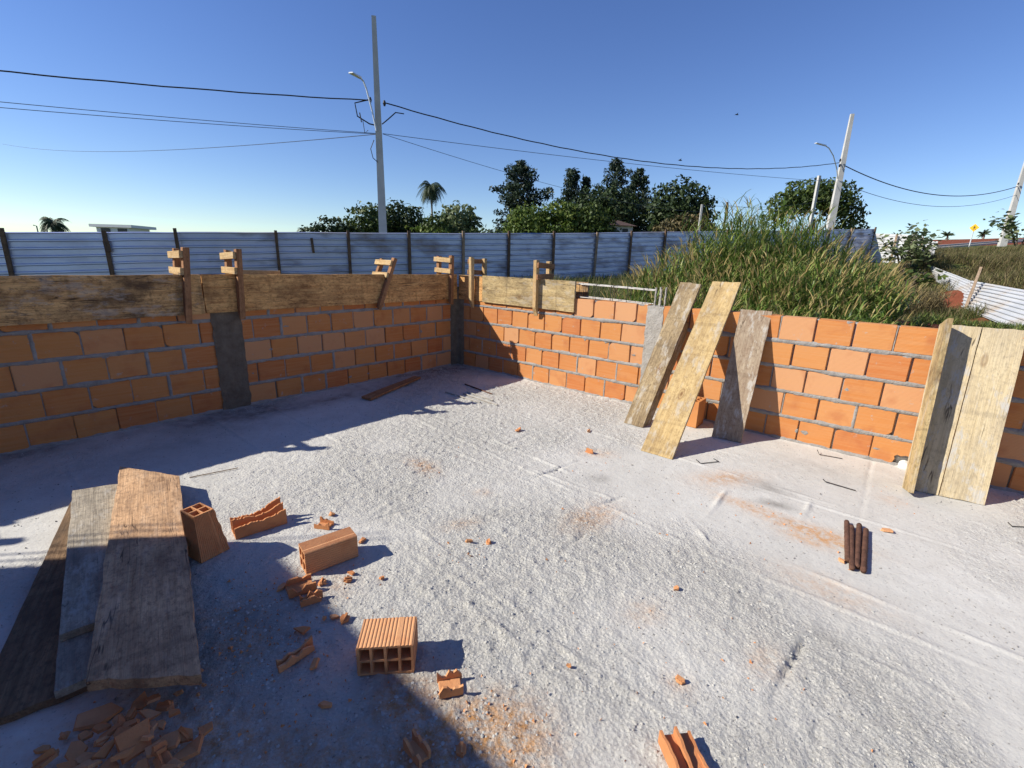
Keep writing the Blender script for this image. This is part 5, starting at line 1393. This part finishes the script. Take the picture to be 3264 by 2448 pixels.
def palm(x, y, zc, rad, label, seed, nf=22, droop=1.0):
    g = gz(x, y); root = empty('palm_tree', (x, y, g)); bpy.context.view_layer.update()
    mb = MB(); mb.tube([(x, y, g - .3), (x + .15, y, g + (zc - g) * .5), (x, y, zc)], [.17, .12, .10], 8); under(mb.build('trunk', M['palm_trunk']), root)
    r = random.Random(seed); V_ = []; F_ = []
    for i in range(nf):
        a = 6.283 * i / nf + r.uniform(-.2, .2); el = r.uniform(-0.35, 1.25); L = rad * r.uniform(0.9, 1.25)
        h = V((math.cos(a), math.sin(a), 0)); p = V((x, y, zc)); d = (h * math.cos(el) + V((0, 0, math.sin(el)))).normalized(); pts = [p.copy()]
        for k in range(8):
            d = (d + V((0, 0, -0.17 * droop))).normalized(); p = p + d * (L / 8); pts.append(p.copy())
        for k in range(1, 9):
            c = pts[k]; t = (pts[k] - pts[k - 1]).normalized(); s = t.cross(V((0, 0, 1)))
            s = s.normalized() if s.length > 1e-3 else V((1, 0, 0))
            for sd in (-1, 1):
                for q in range(3):
                    b0 = pts[k - 1].lerp(c, q / 3); ll = rad * 0.34 * math.sin(math.pi * min(1, (k + q / 3) / 9 + .12)) + .05
                    tip = b0 + (s * sd * 0.75 + t * 0.35 + V((0, 0, -0.75 + r.uniform(-.25, .25)))).normalized() * ll
                    w = t * 0.05; n0 = len(V_); V_ += [tuple(b0 - w), tuple(b0 + w), tuple(tip)]; F_.append((n0, n0 + 1, n0 + 2))
    under(obj('crown', mesh_np('crown', np.array(V_), F_), M['palm_leaf']), root)
    return tag(root, label, 'palm')

# ------------------------------------------------------------------ trees beyond the fence
tree('bush', -23.7, 60, [(-1.2, 0, 3.3, 1.6, 1.4, 1.5), (0.6, 0, 3.9, 1.7, 1.4, 1.6), (2.0, 0, 3.4, 1.4, 1.3, 1.5), (-2.4, 0, 2.8, 1.2, 1, 1.3)], 1500, M['leaf_dark'], 0.34, 'low dark bushes at the left end of the tree line', 'bush', seed=1)
tree('broad_tree', -19.4, 62, [(0, 0, 5.2, 2.0, 1.8, 2.1), (-1.2, 0, 4.0, 1.6, 1.4, 1.6), (0.9, 0, 4.3, 1.6, 1.5, 2.0), (-2.6, 0, 3.4, 1.3, 1.1, 1.3)], 1800, M['leaf_mid'], 0.36, 'yellowish green tree directly left of the nearest power pole foot', seed=2)
tree('broad_tree', -16.4, 66, [(0, 0, 6.2, 2.4, 2.2, 2.0), (1.6, 0, 5.4, 2.2, 2.0, 2.0), (-1.2, 0, 5.2, 2.0, 1.9, 2.0), (2.6, 0, 4.2, 1.6, 1.4, 1.8), (0.6, 0, 4.0, 2.4, 1.8, 2.0)], 2300, M['leaf_dark'], 0.36, 'dark rounded tree directly right of the nearest power pole', seed=3)
tree('bush', -10.5, 54, [(0, 0, 3.6, 1.0, .9, 1.1), (-1.4, 0, 3.5, .9, .8, 1.0), (1.3, 0, 3.5, .9, .8, 1.0), (2.4, 0, 3.3, .8, .8, .9)], 800, M['leaf_bright'], 0.3, 'bright green low bush below the tall palm', 'bush', seed=4)
palm(-10.6, 60, 9.9, 2.5, 'tall slender palm above the fence left of the pines', 5, 34, 2.1)
tree('bush', -9.2, 55, [(0, 0, 4.6, 1.2, 1.1, 1.4), (-.6, 0, 3.6, 1.1, 1, 1.3), (.8, 0, 3.8, 1, 1, 1.3)], 900, M['leaf_mid'], 0.32, 'small green tree at the palm foot', 'tree', seed=6)
tree('broad_tree', -6.9, 58, [(0, 0, 6.2, 1.5, 1.4, 1.4), (-.8, 0, 5.2, 1.3, 1.2, 1.4), (.9, 0, 5.1, 1.3, 1.2, 1.5), (0, 0, 4.2, 1.5, 1.3, 1.4)], 1100, M['leaf_pale'], 0.38, 'airy pale leaved tree right of the tall palm', seed=7, gap=0.8)
tree('bush', -4.3, 55, [(0, 0, 3.9, .9, .8, 1.2), (1.0, 0, 3.6, .7, .7, 1.1), (-1.0, 0, 3.7, .7, .7, 1.2), (2.2, 0, 3.4, .6, .6, 1.1)], 800, M['leaf_mid'], 0.28, 'low bushes in the gap left of the pines', 'bush', seed=8)
# banana plant: broad arching leaves
def banana(x, y, label, seed):
    g = gz(x, y); root = empty('banana_plant', (x, y, g)); bpy.context.view_layer.update(); r = random.Random(seed); V_ = []; F_ = []; mb = MB()
    for s in range(4):
        bx = x + r.uniform(-1, 1); mb.tube([(bx, y, g - .2), (bx, y, g + 2.6)], [.12, .07], 6)
        for i in range(6):
            a = r.uniform(0, 6.28); h = V((math.cos(a), math.sin(a), 0)); p = V((bx, y, g + 2.5)); d = (h * .5 + V((0, 0, 1))).normalized(); sd = h.cross(V((0, 0, 1))); n0 = len(V_)
            for k in range(7):
                w = 0.28 * math.sin(math.pi * (k + .3) / 7); V_ += [tuple(p - sd * w), tuple(p + sd * w)]; d = (d + V((0, 0, -.28)) + h * .05).normalized(); p = p + d * .34
            for k in range(6): F_.append((n0 + 2 * k, n0 + 2 * k + 1, n0 + 2 * k + 3, n0 + 2 * k + 2))
    under(obj('crown', mesh_np('crown', np.array(V_), F_), M['leaf_bright']), root); under(mb.build('stem', M['leaf_bright']), root); tag(root, label, 'plant')
banana(-1.6, 56, 'banana plants at the left foot of the first pine', 3)
pine(0.4, 70, 14.4, 8.0, 'leftmost broad dark pine beyond the fence', 11, 3600, 0.18)
tree('citrus_tree', 1.4, 58, [(0, 0, 6.0, 1.7, 1.6, 1.6), (-1.1, 0, 4.8, 1.4, 1.4, 1.6), (1.2, 0, 4.9, 1.5, 1.4, 1.7), (0, 0, 4.2, 2.0, 1.6, 1.5)], 2000, M['leaf_bright'], 0.30, 'bright green rounded tree before the leftmost pine', seed=12)
tree('citrus_tree', 5.1, 58, [(0, 0, 6.5, 1.7, 1.6, 1.6), (-1.1, 0, 5.2, 1.5, 1.4, 1.7), (1.0, 0, 5.4, 1.5, 1.4, 1.7), (0, 0, 4.4, 2.1, 1.6, 1.6)], 2100, M['leaf_bright'], 0.30, 'bright green rounded tree left of the house, left of its twin', seed=13)
tree('citrus_tree', 8.8, 58, [(0, 0, 6.3, 1.8, 1.6, 1.6), (-1.2, 0, 5.2, 1.6, 1.4, 1.7), (1.2, 0, 5.1, 1.5, 1.4, 1.7), (0, 0, 4.4, 2.2, 1.6, 1.6)], 2100, M['leaf_mid'], 0.30, 'green rounded tree directly left of the house', seed=14)
pine(8.2, 75, 14.5, 5.6, 'slim middle pine between the two broad pines', 15, 1900, 0.2)
pine(10.5, 76, 13.6, 3.6, 'smallest pine just right of the slim middle pine', 16, 1200, 0.3)
tree('mango_tree', 11.5, 64, [(0, 0, 8.6, 3.0, 2.6, 2.0), (-1.8, 0, 7.2, 2.4, 2.2, 2.2), (2.0, 0, 7.2, 2.4, 2.2, 2.2), (0, 0, 6.2, 3.4, 2.4, 2.2)], 3000, M['leaf_dark'], 0.36, 'large dark domed tree above the house', seed=17)
pine(14.6, 74, 15.8, 8.2, 'tallest dark pine above the house', 18, 3000, 0.15)
pine(17.1, 70, 13.7, 7.4, 'dense dark pine right of the tallest pine', 19, 3400, 0.05)
tree('broad_tree', 20.6, 62, [(0, 0, 8.7, 2.7, 2.5, 2.5), (-1.6, 0, 7.2, 2.0, 2.0, 2.4), (1.8, 0, 7.4, 2.0, 2.0, 2.3), (0.2, 0, 6.2, 2.9, 2.4, 2.2)], 3200, M['leaf_dark'], 0.36, 'big dense round tree at the right end of the tree line', seed=20)
tree('bush', 18.4, 55, [(0, 0, 4.9, 1.6, 1.3, 1.5), (1.8, 0, 5.1, 1.5, 1.3, 1.5), (-1.4, 0, 4.5, 1.2, 1.2, 1.3), (3.2, 0, 4.4, 1.2, 1.1, 1.3)], 1500, M['leaf_brown'], 0.30, 'brownish shrubs at the foot of the round tree', 'bush', seed=21, gap=0.5)
tree('bush', 24.6, 60, [(0, 0, 4.6, 1.4, 1.3, 1.2), (1.5, 0, 4.4, 1.2, 1.1, 1.1)], 700, M['leaf_dark'], 0.32, 'small dark bush right of the round tree', 'bush', seed=22)
tree('umbrella_tree', 36.8, 60, [(-1.0, 0, 10.6, 2.6, 2.4, 1.5), (1.4, 0, 10.2, 2.4, 2.2, 1.6), (-3.0, 0, 9.2, 2.2, 2.0, 1.4), (3.2, 0, 8.4, 2.0, 1.8, 1.5), (-4.6, 0, 7.5, 1.5, 1.4, 1.2), (4.5, 0, 6.6, 1.4, 1.3, 1.3), (0, 0, 9.2, 3.4, 2.4, 1.2), (3.6, 0, 5.6, 1.3, 1.2, 1.0)], 2600, M['leaf_mid'], 0.34, 'broad umbrella shaped tree behind the lamp pole', seed=23, tr=(0.3, 0.15), ztop=7.5,
     limbs=[[(0, 0, 4.5), (-1.8, 0, 7.2), (-3.2, 0, 9.0)], [(0, 0, 4.8), (1.6, 0, 7.0), (3.2, 0, 8.2)], [(0, 0, 5.5), (-.8, 0, 8.5), (-1.0, 0, 10)], [(0, 0, 4.2), (2.4, 0, 5.4), (4.2, 0, 6.4)], [(0, 0, 5), (.8, 0, 8), (1.4, 0, 10)]], gap=0.95, shell=0.65, sc=1.0, sz=0.78)
palm(-58, 60, 4.5, 2.2, 'short bushy palm at the far left above the fence', 7, 34, 1.9)
# castor plant with big leaves in front of the bright fence; pale shrub by the right pole
def broadleaf(x, y, h, spread, n, size, leaf, label, seed):
    g = gz(x, y); root = empty('castor_plant', (x, y, g)); bpy.context.view_layer.update(); r = np.random.default_rng(seed); mb = MB(); P = []
    for i in range(9):
        a = r.uniform(0, 6.28); q = spread * r.uniform(.3, 1); zt = h * r.uniform(.55, 1)
        e = V((x + math.cos(a) * q, y + math.sin(a) * q, g + zt)); mb.tube([(x, y, g - .2), (x + math.cos(a) * q * .35, y + math.sin(a) * q * .35, g + zt * .6), e], [.05, .035, .012], 5)
        for k in range(n // 9): t = r.uniform(.45, 1.08); P.append((x + math.cos(a) * q * t + r.normal(0, .22), y + math.sin(a) * q * t + r.normal(0, .22), g + zt * t + r.normal(0, .18)))
    P = np.array(P); N = np.tile([0, 0, 1.0], (len(P), 1)); v, f = leaf_cloud(P, N, size, 0.8, 0.45, seed)
    under(obj('crown', mesh_np('crown', v, f), leaf), root); under(mb.build('stem', M['bark']), root); return tag(root, label, 'plant')
broadleaf(16.9, 20.6, 2.0, 1.3, 720, 0.20, M['leaf_pale'], 'broad leaved castor plant before the bright fence piece', 3)
broadleaf(40.0, 38.3, 2.6, 1.9, 330, 0.34, M['leaf_pale'], 'pale shrub in front of the right edge power pole', 4)
broadleaf(15.6, 18.6, 1.0, 0.9, 160, 0.2, M['leaf_mid'], 'low leafy plant at the top end of the collapsed sheets', 5)
# young palms on the far field
for i, (x, y, l) in enumerate(((66, 74, 'leftmost young palm on the red field'), (71.5, 74, 'second young palm on the red field'), (75, 74, 'third young palm on the red field, behind the sign'), (60, 76, 'small tuft of palm above the bright fence end'), (81, 76, 'young palm farthest right on the red field'))):
    palm(x, y, gz(x, y) + 0.75, 0.95, l, 20 + i, 14, 0.8)

# house and far left buildings
hs = empty('house', (12.9, 60.5, gz(12.9, 60.5))); bpy.context.view_layer.update(); g = gz(12.9, 60.5)
mb = MB(); mb.box(11.4, 14.6, 60.6, 63.6, g, 6.1); under(mb.build('wall', M['white_wall']), hs)
mb = MB(); mb.hexa([(11.0, 59.9, 6.15), (15.0, 59.9, 6.05), (15.0, 64, 6.05), (11.0, 64, 6.15), (12.0, 59.9, 6.75), (12.2, 59.9, 6.75), (12.2, 64, 6.75), (12.0, 64, 6.75)]); under(mb.build('roof', M['roof_tile']), hs)
for x in (11.9, 13.3):
    mb = MB(); mb.box(x, x + .7, 60.52, 60.58, 5.0, 5.75); under(mb.build('window', M['dark_glass']), hs)
tag(hs, 'small white house with a clay roof almost hidden among the trees', 'house')
tk = empty('flat_roofed_building', (-67, 80, gz(-67, 80))); bpy.context.view_layer.update()
mb = MB(); mb.box(-69.8, -64.4, 79.5, 84, -0.5, 5.0); under(mb.build('wall', M['white_wall']), tk)
mb = MB(); mb.box(-70.6, -63.6, 79.1, 84.6, 5.0, 5.45); under(mb.build('roof', M['white_wall']), tk)
for x in (-69.0, -66.2):
    mb = MB(); mb.box(x, x + 1.5, 79.40, 79.47, 4.25, 4.85); under(mb.build('window', M['dark_glass']), tk)
tag(tk, 'pale flat roofed building top showing above the left fence', 'building')
mb = MB(); mb.tube([(-88, 80, 0), (-87.6, 80, 4.6), (-88.6, 80, 9.2)], [.12, .09, .03], 5); mb.tube([(-89.0, 80, 7.0), (-87.2, 80, 6.9)], .04, 4)
tag(mb.build('antenna_mast', M['thin_cable']), 'thin antenna mast at the far left edge of the sky', 'mast')
for i, (x, l) in enumerate(((-80.2, 'leftmost of the small distant lamp posts left of the short palm'), (-78.6, 'second of the small distant lamp posts left of the short palm'), (-76.4, 'third of the small distant lamp posts left of the short palm'))):
    mb = MB(); mb.tube([(x, 80, 0), (x, 80, 4.9 + .25 * i), (x - .5, 80, 5.0 + .25 * i)], .09, 5); tag(mb.build('lamp_post', M['thin_cable']), l, 'lamp post')

# ------------------------------------------------------------------ grasses
def blades(base, az, length, width, el0, droop, nseg=4, seed=0):
    """curved tapering strips. arrays of n"""
    n = len(base); p = base.copy(); el = el0.copy(); pts = [p.copy()]
    for k in range(nseg):
        d = np.stack([np.cos(el) * np.cos(az), np.cos(el) * np.sin(az), np.sin(el)], 1)
        p = p + d * (length / nseg)[:, None]; pts.append(p.copy()); el = el - droop / nseg * (0.6 + 0.8 * k / nseg)
    sd = np.stack([-np.sin(az), np.cos(az), np.zeros(n)], 1)
    V_ = []
    for k, q in enumerate(pts[:-1]):
        w = (width * (1.0 if k else 0.7) * (1 - (k / nseg) ** 2 * 0.75))[:, None] / 2
        V_ += [q - sd * w, q + sd * w]
    V_.append(pts[-1]); m = len(V_)
    v = np.stack(V_, 1).reshape(-1, 3); b = (np.arange(n) * m)[:, None]
    q4 = [b + np.array([[2 * k, 2 * k + 1, 2 * k + 3, 2 * k + 2]]) for k in range(nseg - 1)]
    t3 = b + np.array([[2 * nseg - 2, 2 * nseg - 1, 2 * nseg]])
    return v, np.concatenate(q4), t3
def build_mixed(name, parts, mats, label, cat):
    """parts: list of (v, quads, tris, material index)"""
    V_, L_, T_, I_ = [], [], [], []; off = 0
    for v, q, t, mi in parts:
        V_.append(v)
        for F_ in (q, t):
            if F_ is None or len(F_) == 0: continue
            L_.append((F_ + off).ravel()); T_.append(np.full(len(F_), F_.shape[1])); I_.append(np.full(len(F_), mi))
        off += len(v)
    v = np.concatenate(V_).astype(np.float32); l = np.concatenate(L_).astype(np.int32); tt = np.concatenate(T_).astype(np.int32); ii = np.concatenate(I_).astype(np.int32)
    me = bpy.data.meshes.new(name); me.vertices.add(len(v)); me.vertices.foreach_set('co', v.ravel())
    me.loops.add(len(l)); me.loops.foreach_set('vertex_index', l); me.polygons.add(len(tt))
    st = np.concatenate([[0], np.cumsum(tt)[:-1]]).astype(np.int32)
    me.polygons.foreach_set('loop_start', st); me.polygons.foreach_set('loop_total', tt)
    for m in mats: me.materials.append(m)
    me.polygons.foreach_set('material_index', ii)
    me.update(calc_edges=True)
    o = bpy.data.objects.new(name, me); link(o)
    return tag(o, label, cat, kind='stuff')

def tall_grass(name, clumps, label, seed, mats, leafw=(0.011, 0.023)):
    r = np.random.default_rng(seed); parts = []
    for (x, y, rx, ry, h0, h1, n, seedp) in clumps:
        n = int(n * 1.5); seedp = seedp * 0.8
        a = r.uniform(0, 6.283, n); q = np.sqrt(r.random(n)); px = x + rx * q * np.cos(a); py = y + ry * q * np.sin(a)
        g = ground_z(px, py); H0 = r.uniform(h0, h1, n) * (1.04 - 0.35 * q ** 3) * (0.72 + 0.38 * (0.5 + 0.5 * vnoise(px, py, 1.7, seed)))
        laz = np.arctan2(py - y, px - x) + r.normal(0, 0.9, n); lean = r.uniform(0.02, 0.30, n) + 0.18 * q
        base = np.stack([px, py, g - 0.03], 1)
        # culms
        v, q4, t3 = blades(base, laz, H0, np.full(n, 0.009), math.pi / 2 - lean * 0.4, lean * 1.6, 4)
        parts.append((v, q4, t3, 0))
        def on_culm(t):
            el = math.pi / 2 - lean * 0.4 - lean * 0.9 * t
            return base + np.stack([np.cos(el) * np.cos(laz), np.cos(el) * np.sin(laz), np.sin(el)], 1) * (H0 * t)[:, None]
        for k in range(9):
            t = r.uniform(0.12, 1.0, n) if k else r.uniform(0.02, 0.25, n)
            L = r.uniform(0.35, 0.75, n) * np.clip(H0 / 1.8, 0.55, 1.15) * (1.15 - 0.60 * t)
            v, q4, t3 = blades(on_culm(t), r.uniform(0, 6.283, n), L, r.uniform(leafw[0], leafw[1], n), r.uniform(0.75, 1.35, n), r.uniform(1.0, 2.3, n), 4)
            parts.append((v, q4, t3, 0))
        m = r.random(n) < seedp; k = int(m.sum())
        if k:
            top = on_culm(np.full(n, 0.98))[m]
            for rot in (0.0, 1.57):
                v, q4, t3 = blades(top, laz[m] + rot * 0, r.uniform(0.14, 0.26, k), r.uniform(0.012, 0.020, k), r.uniform(1.0, 1.5, k), r.uniform(0.6, 1.6, k), 4)
                if rot:                               # second, crossed ribbon
                    c = np.repeat(top, 2 * 4 + 1, axis=0); d = v - c; s = np.stack([-np.sin(laz[m]), np.cos(laz[m]), np.zeros(k)], 1).repeat(9, 0)
                    comp = np.sum(d * s, 1)[:, None]; up = np.stack([np.cos(laz[m]), np.sin(laz[m]), np.zeros(k)], 1).repeat(9, 0)
                    v = c + d - s * comp + up * comp
                parts.append((v, q4, t3, 1))
    return build_mixed(name, parts, mats, label, 'grass')
GM = [M['grass_green'], M['grass_seed']]
tall_grass('tall_grass', [
    (4.60, 9.0, 0.85, 0.8, 1.80, 2.20, 430, .22), (5.5, 8.9, 0.9, 0.8, 1.25, 1.65, 380, .30), (3.7, 8.7, 1.2, 0.9, 1.15, 1.55, 520, .65), (2.7, 8.3, 0.9, 0.7, 0.62, 1.0, 260, .7),
    (4.2, 7.4, 1.5, 0.8, 0.9, 1.35, 560, .60), (3.2, 6.9, 1.2, 0.8, 0.65, 1.05, 460, .40), (4.7, 6.9, 0.8, 0.6, 0.60, 0.95, 300, .40), (6.7, 9.6, 1.1, 0.9, 0.75, 1.1, 380, .10), (7.7, 11.0, 0.9, 0.8, 0.5, 0.8, 260, .08), (3.9, 5.9, 1.1, 0.5, 0.45, 0.75, 260, .35), (2.6, 6.4, 0.8, 0.5, 0.32, 0.5, 180, .3)],
    'tall green grass with yellowish seed heads behind the sunlit wall', 5, GM)
tall_grass('tall_grass', [(8.8, 12.6, 0.9, 0.8, 0.45, 0.7, 180, .1), (9.9, 14.4, 1.0, 1.0, 0.45, 0.7, 180, .1)], 'tall grass thinning out towards the collapsed sheets', 6, GM)
tall_grass('dry_grass_tuft', [(11.6, 13.6, 0.7, 0.6, 0.8, 1.2, 200, .3), (12.8, 15.4, 0.8, 0.7, 0.7, 1.1, 160, .3)], 'dry brown grass tuft beside the collapsed sheets', 7, [M['grass_dry'], M['grass_seed']])
for _x, _y, _hh, _sd, _lb in ((6.5, 9.4, 1.0, 61, 'dark leafy weed bush at the right end of the tall grass'), (5.9, 9.9, 1.25, 62, 'taller leafy weed bush behind the tall grass'), (7.5, 11.2, 0.85, 63, 'small leafy weed bush nearest the collapsed sheets')):
    _g0 = gz(_x, _y)
    tree('weed_bush', _x, _y, [(0, 0, _g0 + _hh * .55, .55, .5, _hh * .45), (.4, .1, _g0 + _hh * .4, .45, .4, _hh * .38), (-.4, -.1, _g0 + _hh * .45, .45, .4, _hh * .4), (.1, .1, _g0 + _hh * .8, .35, .3, _hh * .3)], 1500, M['leaf_mid'], 0.085, _lb, 'bush', (0.03, 0.015), (), _sd, gap=1.5, aspect=0.28, sc=0.9, sz=0.85)
def low_grass(name, pts_fn, n, h, mats, label, seed, width=(0.008, 0.016), split=0.0):
    r = np.random.default_rng(seed); px, py = pts_fn(r, n); keep = vnoise(px, py, 0.7, seed) > -0.45; px, py = px[keep], py[keep]; n = len(px)
    g = ground_z(px, py); H0 = r.uniform(h[0], h[1], n) * (0.7 + 0.5 * (vnoise(px, py, 0.9, seed + 1) * .5 + .5))
    base = np.stack([px, py, g - 0.02], 1); mi = (r.random(n) < split)
    parts = []
    for i in (0, 1):
        k = mi == bool(i)
        if k.sum() == 0: continue
        v, q4, t3 = blades(base[k], r.uniform(0, 6.283, k.sum()), H0[k], r.uniform(width[0], width[1], k.sum()), r.uniform(0.9, 1.5, k.sum()), r.uniform(0.4, 1.8, k.sum()), 3)
        parts.append((v, q4, t3, i))
    return build_mixed(name, parts, mats, label, 'grass')
def along_fence(s0, s1, n0, n1):
    def f(r, n):
        s = r.uniform(s0, s1, n); q = r.uniform(n0, n1, n); return F0[0] + FD[0] * s + FN[0] * q, F0[1] + FD[1] * s + FN[1] * q
    return f
low_grass('low_grass', along_fence(4, 22, 0.3, 9.0), 26000, (0.28, 0.60), [M['grass_low'], M['grass_dry']], 'low grass covering the ground between the walls and the fence', 11, split=0.22)
def tri(poly):
    P = np.array(poly, float)
    def f(r, n):
        a = r.random(n); b = r.random(n)
        q = (P[0] * ((1 - a) * (1 - b))[:, None] + P[1] * (a * (1 - b))[:, None] + P[2] * (a * b)[:, None] + P[3] * ((1 - a) * b)[:, None]); return q[:, 0], q[:, 1]
    return f
low_grass('low_grass', tri([(6.5, 5.0), (12.5, 9.8), (11.0, 11.5), (6.0, 7.0)]), 15000, (0.10, 0.26), [M['grass_green'], M['grass_bank']], 'fresh green grass below the collapsed sheets on the right', 12, split=0.35)
low_grass('bank_grass', tri([(13.5, 11.0), (40, 34), (30, 38), (17.5, 20.5)]), 42000, (0.25, 0.60), [M['grass_bank'], M['grass_dry']], 'yellowish grass on the bank above the collapsed sheets', 13, (0.012, 0.026), 0.45)
low_grass('bank_grass', tri([(12.6, 10.8), (22, 17), (24, 24), (18, 20.8)]), 22000, (0.25, 0.55), [M['grass_dry'], M['grass_bank']], 'dry brownish grass on the near part of the bank', 14, (0.010, 0.022), 0.35)
low_grass('low_grass', tri([(8.5, 10.5), (12.5, 12.2), (15.5, 18), (10, 17)]), 9000, (0.2, 0.5), [M['grass_low'], M['grass_dry']], 'rough grass around the red earth patch', 15, split=0.4)
